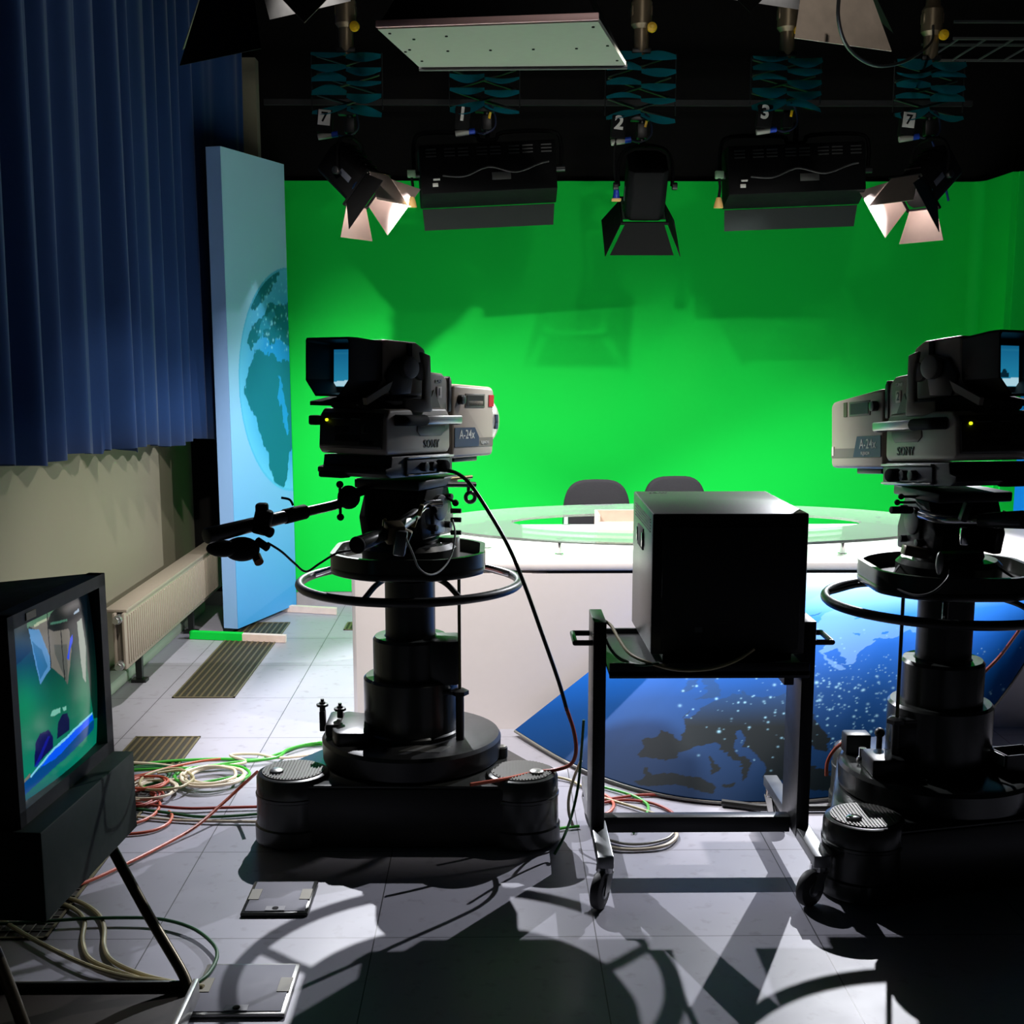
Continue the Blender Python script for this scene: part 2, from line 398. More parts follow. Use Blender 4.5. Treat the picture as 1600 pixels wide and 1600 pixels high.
for (px0, px1, y0, y1, gl) in ((298, 447, 992, 998, .55), (440, 526, 950, 955, .0)):
    p0 = P(px0, y0, Z=.02); p1 = P(px1, y1, Z=.02); m_ = p0.lerp(p1, gl)
    f = MB().hexa([p0+Vector((0,-.02,-.018)), p1+Vector((0,-.02,-.018)), p1+Vector((0,.02,-.018)), p0+Vector((0,.02,-.018)), p0+Vector((0,-.02,.02)), p1+Vector((0,-.02,.02)), p1+Vector((0,.02,.02)), p0+Vector((0,.02,.02))]).build('foot_bar', mat('white foot paint', (225, 205, 195), .4), t, world=True)
    if gl:
        e = .002
        MB().hexa([p0+Vector((-e,-.02-e,-.018)), m_+Vector((0,-.02-e,-.018)), m_+Vector((0,.02+e,-.018)), p0+Vector((-e,.02+e,-.018)), p0+Vector((-e,-.02-e,.02+e)), m_+Vector((0,-.02-e,.02+e)), m_+Vector((0,.02+e,.02+e)), p0+Vector((-e,.02+e,.02+e))]).build('green_tape', GRN, f, world=True)
globe_panel((3.12, 6.42), (2.955, 7.22), 2.575, 'tall blue panel printed with coastlines at the right edge of the green screen', 9, True)

# ------------------------------------------------------------------ news desk
desk = thing('news_desk', 'white curved news desk with a raised glass shelf before the green screen', 'desk', (.9, 5.7, 0))
x0, x1 = -.60, 2.75
body = MB(); body.prism([(x0+.10, 6.3), (x0, 6.2), (x0, 5.23), (x0+.02, 5.18), (x0+.07, 5.157), (x1-.07, 5.157), (x1, 5.24), (x1, 6.2), (x1-.1, 6.3)], 0.0, .66); body.build('desk_body', WHT, desk, world=True)
MB().box((1.46, 5.705, .666), (2.5, 1.093, .012)).build('shadow_gap', BLM, desk, world=True)
tp = MB(); tp.prism([(.16, 5.152), (2.72, 5.152), (2.78, 5.21), (2.78, 6.3), (x0-.02, 6.3), (x0-.01, 5.24), (x0+.06, 5.158), (.13, 5.158)], .672, .705, bev=.006); tp.build('desk_top', WHT, desk, world=True)
# glass shelf: elliptical ring on chrome posts
def glass_mat():
    m = bpy.data.materials.new('clear glass shelf'); m.use_nodes = True; nt = m.node_tree; N = nt.nodes; L = nt.links; N.remove(N['Principled BSDF'])
    tr = N.new('ShaderNodeBsdfTransparent'); tr.inputs[0].default_value = (.80, .92, .84, 1)
    gl = N.new('ShaderNodeBsdfGlossy'); gl.inputs['Roughness'].default_value = .03
    df = N.new('ShaderNodeBsdfDiffuse'); df.inputs[0].default_value = (.8, .95, .85, 1)
    fr = N.new('ShaderNodeFresnel'); fr.inputs[0].default_value = 1.35
    no = N.new('ShaderNodeTexNoise'); no.inputs['Scale'].default_value = 3; mr = N.new('ShaderNodeMapRange'); mr.inputs['To Min'].default_value = .13; mr.inputs['To Max'].default_value = .2
    L.new(no.outputs['Fac'], mr.inputs['Value'])
    m1 = N.new('ShaderNodeMixShader'); m2 = N.new('ShaderNodeMixShader')
    L.new(mr.outputs[0], m1.inputs[0]); L.new(tr.outputs[0], m1.inputs[1]); L.new(df.outputs[0], m1.inputs[2])
    L.new(fr.outputs[0], m2.inputs[0]); L.new(m1.outputs[0], m2.inputs[1]); L.new(gl.outputs[0], m2.inputs[2]); L.new(m2.outputs[0], N['Material Output'].inputs[0]); return m
GLS = glass_mat()
ecx, ecy, zg = .87, 5.80, .775
gb = bmesh.new(); n = 128; ro = []
for (A, B, z) in ((1.17, .67, zg), (1.17, .67, zg+.012), (.80, .32, zg+.012), (.80, .32, zg)):
    ro.append([gb.verts.new((ecx+A*math.cos(2*PI*i/n), ecy+B*math.sin(2*PI*i/n), z)) for i in range(n)])
for k in range(4):
    for i in range(n): gb.faces.new((ro[k][i], ro[k][(i+1) % n], ro[(k+1) % 4][(i+1) % n], ro[(k+1) % 4][i]))
g = MB(); g._add(gb); g.build('glass_shelf', GLS, desk, world=True)
for (aa, rr_) in ((-95, .93), (-125, .93), (-150, .9), (180, .9), (150, .9), (120, .93), (85, .93), (55, .93), (25, .9), (0, .9), (-25, .9), (-55, .93), (-70, .95)):
    x = ecx+1.05*math.cos(R(aa)); y = ecy+.54*math.sin(R(aa))
    MB().cyl((x, y, .70), (x, y, zg+.004), .012, seg=16).cyl((x, y, .705), (x, y, .710), .02, seg=16).build('shelf_post', CHR, desk, world=True)

# printed map front: hull shaped sheet
def map_front():
    keyT = [(.905, 5.16), (1.0, 5.13), (1.4, 5.10), (1.9, 5.10), (2.3, 5.14), (2.62, 5.20)]
    keyB = []
    for px, py, Z in ((805, 1140, .03), (880, 1185, .025), (960, 1219, .02), (1050, 1242, .02), (1150, 1252, .02), (1250, 1249, .02), (1340, 1236, .03), (1440, 1195, .10), (1500, 1152, .17), (1548, 1108, .24), (1600, 1035, .36), (1660, 930, .53)):
        keyB.append(P(px, py, Z=Z))
    nu, nv = 760, 380
    B = [Vector(v) for v in keyB]; sb = spline(B, 60); st = spline([Vector((x, y, .668)) for x, y in keyT], 120)
    def res(s, n):
        s = np.array([tuple(v) for v in s]); l = np.r_[0, np.cumsum(np.linalg.norm(np.diff(s, axis=0), axis=1))]; u = np.linspace(0, l[-1], n)
        return np.stack([np.interp(u, l, s[:, k]) for k in range(3)], 1)
    b_ = res(sb, nu); t_ = res(st, nu); V = np.linspace(0, 1, nv)[:, None, None]
    bulge = .05*np.sin(PI*V)*np.sin(PI*np.linspace(0, 1, nu))[None, :, None]*np.array([0, -1, .25])[None, None]
    pts = (b_[None]*(1-V)+t_[None]*V+bulge).reshape(-1, 3)
    q = proj(pts); c = np.zeros((len(q), 3))
    y = q[:, 1]; x = q[:, 0]
    ys = np.array([878, 900, 925, 965, 1010, 1080, 1150, 1260]); cc = np.array([L3(k) for k in ((214, 232, 250), (196, 224, 250), (130, 190, 245), (36, 120, 222), (8, 86, 178), (4, 58, 118), (2, 42, 84), (2, 32, 64))])  # blue print gradient, its lower blues darkened to paint in the shade there
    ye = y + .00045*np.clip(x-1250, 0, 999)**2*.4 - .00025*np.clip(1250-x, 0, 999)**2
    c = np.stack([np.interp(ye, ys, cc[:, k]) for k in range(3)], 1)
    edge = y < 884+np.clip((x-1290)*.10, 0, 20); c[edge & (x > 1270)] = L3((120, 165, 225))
    qq = wob(q, 7, 2, (.03, .08, .2, .45))
    S = lambda pl: [(780+px*.35, 1030+py*.35) for px, py in pl]
    euro = S([(845, 215), (870, 235), (905, 205), (960, 195), (1000, 175), (1060, 165), (1075, 135), (1090, 160), (1160, 180), (1250, 165), (1330, 190), (1420, 260), (1480, 330), (1470, 400), (1400, 380), (1340, 390), (1330, 480), (1280, 560), (1230, 540), (1180, 510), (1160, 440), (1110, 390), (1060, 345), (1030, 345), (1060, 420), (1105, 470), (1110, 500), (1085, 530), (1070, 480), (1020, 420), (985, 360), (935, 350), (895, 345), (850, 370), (800, 400), (790, 435), (750, 470), (700, 460), (665, 425), (690, 370), (720, 300), (765, 300), (830, 330), (860, 290)])
    uk = S([(870, 170), (900, 185), (950, 180), (955, 150), (930, 130), (950, 105), (900, 95), (890, 130), (910, 150)]); ire = S([(820, 125), (840, 100), (880, 105), (870, 130), (840, 135)])
    afr = S([(605, 540), (655, 520), (690, 480), (720, 505), (800, 515), (870, 515), (930, 525), (970, 560), (965, 600), (900, 595), (800, 585), (720, 570), (650, 555)])
    isl = [S([(950, 460), (965, 400), (980, 410), (975, 460), (955, 490)]), S([(1010, 535), (1060, 530), (1050, 555), (1020, 550)]), S([(1340, 500), (1500, 480), (1560, 520), (1560, 600), (1400, 600), (1350, 560)])]
    land = inpoly(qq, euro) | inpoly(qq, uk) | inpoly(qq, ire) | inpoly(qq, afr)
    for i in isl: land |= inpoly(qq, i)
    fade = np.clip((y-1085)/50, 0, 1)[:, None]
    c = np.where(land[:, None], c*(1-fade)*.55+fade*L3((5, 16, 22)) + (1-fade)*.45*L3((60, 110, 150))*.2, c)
    T = lambda pl: [(1230+px/8, 840+py/8) for px, py in pl]
    sca = inpoly(qq, T([(430, 880), (700, 860), (1000, 940), (1250, 1010), (1600, 1080), (1650, 1200), (1500, 1180), (1300, 1270), (1180, 1230), (1100, 1290), (960, 1330), (820, 1400), (740, 1440), (560, 1450), (640, 1530), (540, 1560), (460, 1480), (390, 1400), (390, 1310), (330, 1150), (330, 1000)]))
    lake = inpoly(qq, T([(430, 1310), (520, 1290), (640, 1370), (620, 1440), (520, 1450), (410, 1400)])) | inpoly(qq, T([(860, 1150), (980, 1190), (960, 1220), (850, 1190)])) | inpoly(qq, T([(900, 1000), (1000, 960), (1010, 980), (940, 1010)]))
    c[sca & ~lake] = c[sca & ~lake]*.55+.45*L3((120, 165, 215))
    c[inpoly(qq, T([(200, 880), (260, 870), (380, 870), (340, 900), (200, 890)]))] = L3((15, 90, 190))
    rs = np.random.RandomState(5)
    for _ in range(430):
        a = rs.rand()
        if a < .72: px, py = rs.normal(1335, 75), rs.normal(1090, 42)
        elif a < .9: px, py = rs.uniform(1060, 1240), rs.uniform(1060, 1190)
        else: px, py = rs.uniform(1400, 1600), rs.uniform(1010, 1100)
        s = abs(rs.normal(0, .45))+.4; k = rs.uniform(.25, .85)
        sel = (abs(x-px) < 5*s) & (abs(y-py) < 5*s)
        if sel.any():
            w = (np.exp(-((x[sel]-px)**2+((y[sel]-py)*1.2)**2)/(2*s*s))*k)[:, None]; c[sel] = c[sel]*(1-w)+w*L3((150, 205, 235))
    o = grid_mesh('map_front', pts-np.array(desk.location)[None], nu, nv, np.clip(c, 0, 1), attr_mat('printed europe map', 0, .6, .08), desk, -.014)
    o['label'] = 'blue curved front panel printed with a satellite map'
    MB().tube([Vector(p)+Vector((0, .004, -.008)) for p in b_[::8]], .007, 6, sm=1).build('panel_edging', mat('grey edging', (120, 118, 112), .5), o, world=True)
MW['map_front'] = MW['news_desk']
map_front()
bxp = P(965, 832, Z=.708)
t = thing('script_box', 'low beige open box standing on the white desk behind the glass shelf', 'box', (.62, 5.95, .708))
MB().box((0, 0, .004), (.3, .2, .008)).build('base', BEI, t)
MB().box((0, .1, .05), (.3, .01, .1)).box((0, -.1, .035), (.3, .01, .07)).box((.145, 0, .05), (.01, .2, .1)).box((-.145, 0, .05), (.01, .2, .1)).build('sides', mat('beige card', (196, 176, 160), .6), t)
def office_chair(loc, rot, label, first=None):
    if first: return dup(first, loc, rot, label)
    t = thing('office_chair', label, 'chair', loc, rot, 'presenter chairs'); fb = mat('charcoal upholstery', (27, 26, 28), .85, 0, .2, .15, 80, .3)
    g = MB(); poly = []
    for i in range(40):
        a = 2*PI*i/40; c, s = math.cos(a), math.sin(a); poly.append((.185*math.copysign(abs(c)**.55, c)*(1-.06*s), .22*math.copysign(abs(s)**.6, s)))
    g.prism(poly, -.03, .03, Matrix.Translation((0, .23, .68)) @ Euler((PI/2-.12, 0, 0)).to_matrix().to_4x4(), bev=.018, seg=3); g.build('backrest', fb, t)
    MB().box((0, 0, .44), (.46, .45, .08), bev=.035, seg=3).build('seat', fb, t)
    MB().tube([(0, .05, .40), (0, .27, .40), (0, .30, .50), (0, .275, .65)], .02, 10).build('back_bar', BLK, t)
    MB().cyl((0, 0, .1), (0, 0, .40), .025).build('gas_post', CHR, t)
    st = MB()
    for k in range(5):
        a = 2*PI*k/5; st.hexa([Vector((math.cos(a+e)*r, math.sin(a+e)*r, z)) for z in (.07, .10) for r, e in ((.03, -.6), (.28, -.06), (.28, .06), (.03, .6))])
    st.build('star_base', BLK, t)
    for k in range(5):
        a = 2*PI*k/5; c = Vector((math.cos(a)*.28, math.sin(a)*.28, .03)); n = Vector((-math.sin(a), math.cos(a), 0))*.015
        MB().cyl(c-n, c+n, .03).cyl(c, c+Vector((0, 0, .05)), .008, seg=8).build('caster', RUB, t)
    return t
ch = office_chair((.55, 6.72, -.04), (0, 0, 0), 'charcoal office chair behind the desk, left of the two and fully seen')
office_chair((1.045, 7.0, -.05), (0, 0, .12), 'charcoal office chair behind the desk, half hidden by the grey studio monitor', ch)
# ------------------------------------------------------------------ studio pedestals
def pedestal(loc, lobes, label, seed, right=False):
    t = thing('camera_pedestal', label, 'camera pedestal', loc, group='wheeled studio camera pedestals')
    # three-lobed skirt
    cx = [Vector((x, y, 0)) for x, y in lobes]; cen = sum(cx, Vector())/3
    def outline(r, waist, n=90):
        out = []
        for k in range(n):
            a = 2*PI*k/n; d = Vector((math.cos(a), math.sin(a), 0)); best = waist
            for c in cx:                     # ray from the centre to a lobe disc
                o = c-cen; b = o.dot(d); q = o.length_squared-r*r; disc = b*b-q
                if disc > 0: best = max(best, b+math.sqrt(disc))
            # straight hull between lobes (pulled in a little)
            for i in range(3):
                p, q2 = cx[i]-cen, cx[(i+1) % 3]-cen; e = q2-p; nn = Vector((e.y, -e.x, 0)).normalized()
                if nn.dot(p) < 0: nn = -nn
                h = nn.dot(p)+r*.93; dd = d.dot(nn)
                if dd > .05:
                    tt = h/dd; pt = d*tt; s = (pt-p).dot(e)/e.length_squared
                    if 0 <= s <= 1: best = max(best, tt)
            out.append((cen.x+d.x*best, cen.y+d.y*best))
        return out
    MB().prism(outline(.108, .2), .012, .205, bev=.006).build('base_skirt', DRK if right else BLK, t)
    MB().prism(outline(.104, .2), .205, .214, bev=.003).build('deck_plate', GUN, t)
    for i, c in enumerate(cx):
        w = MB().lathe([(0, .004), (.112, .004), (.125, .012), (.125, .062), (.120, .068), (.118, .155), (.121, .158), (.121, .166), (.118, .169), (.117, .218), (.112, .228), (.104, .231), (0, .231)], c).build('wheel_cover', GUN, t)
        tr = MB(); tr.lathe([(0, .2312), (.098, .2312), (.098, .2345), (0, .2345)], c)
        for k in range(-9, 10):
            h = math.sqrt(max(0, .094**2-(k*.01)**2)); tr.box((c.x+k*.01, c.y, .2355), (.004, 2*h, .003))
        tr.build('tread_plate', mat('ribbed tread metal', (78, 77, 73), .5, .6), w)
        d = (c-cen).normalized()
        MB().lathe([(0, .236), (.022, .236), (.022, .242), (.015, .246), (0, .246)], c+d*.055, 20).build('cap', CHR if right else ALU, w)
    MB().lathe([(0, .212), (.285, .212), (.297, .222), (.30, .285), (.293, .297), (.277, .302), (0, .302)], seg=72).build('turntable', GUN if right else BLK, t)
    # column stages
    MB().lathe([(0, .30), (.165, .30), (.165, .315), (.158, .32), (.158, .49), (.15, .498), (0, .498)]).build('lower_column', GUN, t)
    MB().lathe([(0, .49), (.125, .49), (.125, .622), (.118, .632), (0, .632)]).build('middle_column', GUN, t)
    MB().lathe([(0, .63), (.09, .63), (.083, .635), (.083, .82), (0, .82)]).build('upper_column', DRK, t)
    MB().lathe([(0, .80), (.06, .80), (.06, .90), (0, .90)]).build('inner_column', BLK, t)
    MB().box((.115, -.04, .56), (.10, .14, .15), bev=.012).build('valve_housing', DRK, t) if not right else MB().box((-.13, -.07, .42), (.07, .09, .09), bev=.01).build('valve_housing', DRK, t)
    sx = 1 if not right else -1
    gp = MB().cyl((sx*.165, -.10, .30), (sx*.165, -.10, .46), .014, seg=14).build('guide_post', BLK, t)
    MB().lathe([(0, .455), (.03, .455), (.03, .468), (.018, .474), (0, .474)], (sx*.165, -.10, 0), 6).build('guide_nut', BLK, gp)
    MB().cyl((sx*.165, -.10, .46), (sx*.165, -.10, .86), .0055, seg=10).build('guide_rod', mat('bronze rod', (96, 92, 60), .3, .8), t)
    MB().box((sx*.12, -.10, .462), (.09, .03, .012), bev=.003).build('guide_arm', BLK, t)
    # steering ring
    ring = MB().torus((0, 0, .812), .36, .0148).build('steering_ring', BLK, t)
    for a in (20, 160, 250, 300):
        d = Vector((math.cos(R(a)), math.sin(R(a)), 0))
        MB().tube([d*.17+Vector((0, 0, .855)), d*.26+Vector((0, 0, .845)), d*.33+Vector((0, 0, .822)), d*.36+Vector((0, 0, .812))], .009, 8).build('ring_spoke', CHR if a in (20, 160) else BLK, ring)
    # tray under the head, with clipped sides and a raised rim
    def tray(r, cut):
        o = []
        for k in range(72):
            a = 2*PI*k/72; x, y = r*math.cos(a), r*math.sin(a); o.append((max(-cut, min(cut, x)), max(-r*.93, y)))
        return o
    tr = MB(); tr.prism(tray(.27, .248), .855, .885, bev=.01)
    oo, ii = tray(.27, .248), tray(.254, .232)
    b = bmesh.new(); rr = [[b.verts.new((x, y, z)) for x, y in o] for o, z in ((oo, .88), (oo, .925), (ii, .925), (ii, .88))]
    for k in range(4):
        for i in range(72): b.faces.new((rr[k][i], rr[k][(i+1) % 72], rr[(k+1) % 4][(i+1) % 72], rr[(k+1) % 4][i]))
    tr._add(b); tray_o = tr.build('balance_tray', mat('olive black enamel', (40, 42, 36), .3, .2), t)
    if not right: MB().box((.2485, -.05, .90), (.004, .02, .045)).build('red_mark', RED, tray_o)
    MB().lathe([(0, .88), (.155, .88), (.155, .93), (.14, .945), (0, .945)]).build('head_mount', GUN if right else DRK, t)
    if not right:
        MB().cyl((.13, .02, .885), (.13, .02, .96), .035, seg=20).build('clear_cup', mat('hazy clear plastic', (150, 150, 150), .15, 0, .8), tray_o)
        # brake lever bracket on the left of the turntable
        br = MB(); br.box((-.255, -.02, .33), (.05, .16, .05), bev=.012).box((-.30, .01, .335), (.02, .03, .07), bev=.004); br.build('brake_bracket', BLK, t)
        for (x, y) in ((-.30, .01), (-.235, -.04)):
            MB().cyl((x, y, .36), (x, y, .40), .010, seg=12).lathe([(0, .385), (.02, .385), (.02, .393), (0, .396)], (x, y, 0), 8).cyl((x, y, .395), (x, y, .41), .006, seg=8).build('brake_knob', BLK, t)
        MB().prism([(-.22+.04*math.cos(a), -.04+.13*math.sin(a)) for a in np.linspace(PI/2, 3*PI/2, 12)]+[(-.12, -.17), (-.14, -.06), (-.15, .06)], .30, .345, bev=.006).build('brake_shoe', BLK, t)
        k = MB().cyl((.30, -.02, .214), (.30, -.02, .25), .022, seg=20, bev=.003).build('steering_lock', BLK, t)
        MB().cyl((.30, -.02, .25), (.30, -.02, .253), .017, seg=20).build('lock_cap', ALU, k)
        for (x, y, s) in ((.03, -.20, .06), (.09, -.21, .05)):
            MB().hexa([(x-s, y-.03, .3022), (x+s*.3, y-.03, .3022), (x+s, y+.03, .3022), (x-s*.1, y+.03, .3022), (x-s, y-.03, .3035), (x+s*.3, y-.03, .3035), (x+s, y+.03, .3035), (x-s*.1, y+.03, .3035)]).build('worn_label', ALU, t)
    else:
        MB().box((-.20, -.10, .33), (.10, .12, .055), bev=.008).build('brake_box', DRK, t)
        MB().cyl((-.19, -.02, .30), (-.19, -.02, .40), .009, seg=10).ball((-.19, -.02, .40), .016).build('brake_lever', BLK, t)
        MB().box((-.23, .09, .335), (.08, .06, .065), bev=.006).build('valve_block', DRK, t)
        MB().cyl((-.235, .0, .30), (-.235, .0, .345), .012, seg=12).ball((-.235, 0, .305), .018).build('foot_valve', CHR, t)
    return t
pedL = pedestal((-.285, 4.16, 0), [(-.37, -.20), (.365, -.215), (.02, .42)], 'dark studio camera pedestal with a steering ring, left of the monitor trolley', 1)
pedR = pedestal((1.375, 3.82, 0), [(-.305, -.285), (-.105, .37), (.41, -.11)], 'dark studio camera pedestal cut off by the right edge, beside the monitor trolley', 2, True)
# small open box standing on the right turntable
bx = thing('battery_box', 'small open black box standing on the right pedestal turntable', 'box', (1.585, 3.74, .302), (0, 0, .25))
MB().box((0, 0, .003), (.12, .09, .006)).box((0, -.043, .03), (.12, .004, .06)).box((0, .043, .03), (.12, .004, .06)).box((.058, 0, .03), (.004, .09, .06)).box((-.058, 0, .03), (.004, .09, .06)).build('shell', BLK, bx)
MB().box((-.0625, 0, .04), (.004, .07, .035), bev=.001).build('clear_label', mat('pale label', (170, 172, 170), .3), bx)

# ------------------------------------------------------------------ pan and tilt heads
def knob(c, d, r=.012, L=.05, m=BLM, parent=None, world=False, name='lock_knob'):
    c = Vector(c); d = Vector(d).normalized()
    return MB().cyl(c, c+d*L, r*.45, seg=10).ball(c+d*L, r).build(name, m, parent, world)
def pan_head(loc, yaw, label, right):
    t = thing('pan_head', label, 'camera head', loc, (0, 0, yaw), group='pan and tilt heads')
    MB().lathe([(0, 0), (.10, 0), (.105, .012), (.10, .03), (0, .03)]).build('pan_disc', BLK if not right else GUN, t)
    s = MB(); s.prism([(-.10, .025), (.10, .025), (.105, .09), (.07, .185), (-.07, .185), (-.115, .09)], -.115, -.085, Matrix(((0,0,1,0),(1,0,0,0),(0,1,0,0),(0,0,0,1))), bev=.006); s.build('side_frame', BLK, t)
    s = MB(); s.prism([(-.10, .025), (.10, .025), (.105, .09), (.07, .185), (-.07, .185), (-.115, .09)], .085, .115, Matrix(((0,0,1,0),(1,0,0,0),(0,1,0,0),(0,0,0,1))), bev=.006); s.build('side_frame', GUN, t)
    MB().box((0, 0, .105), (.17, .15, .14), bev=.012).build('tilt_block', BLM, t)
    MB().box((0, 0, .20), (.24, .26, .03), bev=.006).build('cradle', BLK, t)
    MB().cyl((-.13, 0, .12), (.13, 0, .12), .042, seg=28, bev=.004).build('tilt_drum', DRK, t)
    for sx in (-1, 1):
        for k, (y, z) in enumerate(((-.05, .06), (.04, .06), (.05, .15))): MB().cyl((sx*.115, y, z), (sx*.14, y, z), .011, seg=12, bev=.002).build('drag_knob', BLK, t)
        MB().box((sx*.118, -.005, .075), (.012, .07, .08), bev=.004).build('drag_plate', GRY if not right else DRK, t)
    knob((.115, -.09, .15), (.8, -.5, -.3), .013, .07, BLM, t)
    return t
headL = pan_head((-.29, 4.16, .945), R(-27), 'black pan and tilt head with two long pan bars on the left pedestal', False)
headR = pan_head((1.365, 3.80, .945), R(12), 'black pan and tilt head with chrome pan bar on the right pedestal', True)
# left head: two pan bars, knobs, rods
a = P(572, 765, Y=4.08); b_ = P(530, 787, Y=3.98); c_ = P(462, 803, Y=3.86); d_ = P(322, 838, Y=3.62)
bar = MB().tube([a, a.lerp(b_, .6)+Vector((0, 0, .008)), b_, c_], .0155, 12).build('pan_bar', BLK, headL, True)
MB().cyl(c_.lerp(d_, .0), d_, .019, .0235, 20, .004).build('bar_grip', BLK, bar, True)
MB().cyl(c_.lerp(d_, -.12), c_.lerp(d_, .14), .023, seg=18, bev=.004).build('bar_clamp', BLM, bar, True)
cl = P(458, 790, Y=3.86); MB().tube([cl, cl+Vector((-.01, 0, .018)), cl+Vector((-.035, 0, .024))], .004, 6).build('clamp_lever', BLM, bar, True)
m1 = P(410, 815, Y=3.74); MB().box(m1, (.05, .05, .075), (0, .25, 0), .01).box(m1+Vector((0, 0, .03)), (.035, .04, .05), None, .008).build('controller_clamp', BLM, bar, True)
zc = P(378, 858, Y=3.70); MB().ball(zc, .05, (1.05, .8, .72), 20).ball(zc+Vector((-.05, -.02, .005)), .045, (1.1, .8, .55), 18).build('zoom_control', BLM, bar, True)
k0 = P(400, 868, Y=3.70); k1 = P(405, 879, Y=3.68); MB().cyl(k0, k1, .014, seg=14).build('control_button', mat('copper button', (120, 70, 40), .4, .6), bar, True)
w0 = P(408, 825, Y=3.72); w1 = P(424, 833, Y=3.70); MB().cyl(w0, w1, .016, seg=16, bev=.003).build('zoom_wheel', BLM, bar, True)
w0 = P(402, 845, Y=3.70); w1 = P(418, 856, Y=3.68); MB().cyl(w0, w1, .012, seg=14).build('cable_plug', BLM, bar, True)
j = P(545, 777, Y=4.0); MB().ball(j, .036, (1, 1, 1.05), 16).build('bar_joint', BLM, headL, True)
q0, q1 = P(531, 757, Y=3.97), P(532, 808, Y=3.97)
MB().cyl(q0, q1, .0045, seg=8).ball(q0, .0115).ball(q1, .0115).build('joint_lever', BLM, headL, True)
a = P(688, 787, Y=4.05); b_ = P(665, 790, Y=4.0); c_ = P(650, 803, Y=3.93); d_ = P(612, 830, Y=3.76); e_ = P(560, 851, Y=3.58)
bar = MB().tube([a, b_, c_, c_.lerp(d_, .3)], .013, 12).build('pan_bar', CHR, headL, True)
MB().cyl(c_, d_, .0185, .0205, 18, .003).build('bar_sleeve', ALU, bar, True)
MB().cyl(d_, e_, .019, .024, 20, .003).build('bar_grip', GUN, bar, True)
dd = (e_-d_).normalized(); MB().cyl(e_, e_+dd*.012, .025, seg=20, bev=.004).build('grip_end', BLM, bar, True)
m1 = P(616, 832, Y=3.72); MB().box(m1, (.055, .05, .06), (.3, 0, .4), .008).box(m1+Vector((.03, 0, -.02)), (.03, .04, .06), (0, .4, 0), .006).build('bar_bracket', mat('bronze bracket', (88, 78, 56), .35, .7), bar, True)
m1 = P(626, 848, Y=3.70); MB().box(m1, (.035, .04, .075), (0, .15, 0), .006).build('focus_control', GRY, bar, True)
MB().tube([P(600, 822, Y=3.75), P(601, 812, Y=3.75), P(604, 822, Y=3.75)], .006, 6).build('wing_screw', BRZ := mat('dull brass', (130, 118, 70), .35, .8), bar, True)
for (x, y) in ((657, 797), (648, 815)): p = P(x, y, Y=3.9); MB().box(p, (.014, .03, .034), (0, .3, 0), .003).build('bar_clip', BRZ, bar, True)
# rods and ring clamp to the right of the left head
p0, p1 = P(683, 750, Y=4.14), P(737, 745, Y=4.25); MB().cyl(p0, p1, .006, seg=10).build('mount_rod', mat('pale brass rod', (190, 175, 130), .3, .8), headL, True)
p0, p1 = P(690, 757, Y=4.15), P(742, 757, Y=4.24); MB().cyl(p0, p1, .009, seg=10).build('clamp_arm', DRK, headL, True)
pc = P(735, 777, Y=4.24); MB().torus((0, 0, 0), .016, .007, Matrix.Translation(pc) @ Euler((PI/2, 0, .3)).to_matrix().to_4x4(), 28).box(pc+Vector((-.006, 0, .035)), (.012, .014, .05), None, .003).build('cable_ring', GRY, headL, True)
for (x, y) in ((716, 798), (716, 812), (716, 832)): p = P(x-12, y, Y=4.10); MB().cyl(p, p+Vector((.035, -.005, 0)), .008, seg=12, bev=.002).build('side_knob', BLK, headL, True)
p = P(700, 778, Y=4.08); knob(p, P(712, 786, Y=4.07)-p, .011, .03, BLM, headL, True)
# right head: chrome bar and details
a, b_, c_ = P(1440, 803, Y=3.70), P(1470, 811, Y=3.62), P(1530, 813, Y=3.55)
bar = MB().tube([a, b_, c_], .015, 12).build('pan_bar', CHR, headR, True)
d_ = P(1600, 812, Y=3.46); MB().cyl(c_, d_, .02, .026, 20, .003).build('bar_grip', GUN, bar, True)
p0, p1 = P(1392, 797, Y=3.74), P(1425, 797, Y=3.76); MB().cyl(p0, p1, .011, seg=12, bev=.002).build('side_knob', BLM, headR, True)
for (x, y, x2) in ((1402, 785, 1430), (1408, 776, 1440)): p0, p1 = P(x, y, Y=3.76), P(x2, y, Y=3.78); MB().cyl(p0, p1, .004, seg=8).ball(p0, .009).build('lock_knob', BLM, headR, True)
p = P(1468, 880, Y=3.58); MB().ball(p, .02, (.55, .5, 1.7), 16, None).build('lever_paddle', ALU, headR, True)
p = P(1430, 862, Y=3.70); MB().box(p, (.075, .04, .03), (0, .2, 0), .005).build('frame_foot', mat('bronze frame', (92, 82, 66), .4, .4), headR, True)
p = P(1506, 838, Y=3.52); MB().box(p, (.022, .02, .05), None, .004).build('bar_clip', CHR, headR, True)
p = P(1508, 800, Y=3.55); MB().box(p, (.02, .03, .055), (0, .3, 0), .004).build('bar_clip', BLK, headR, True)

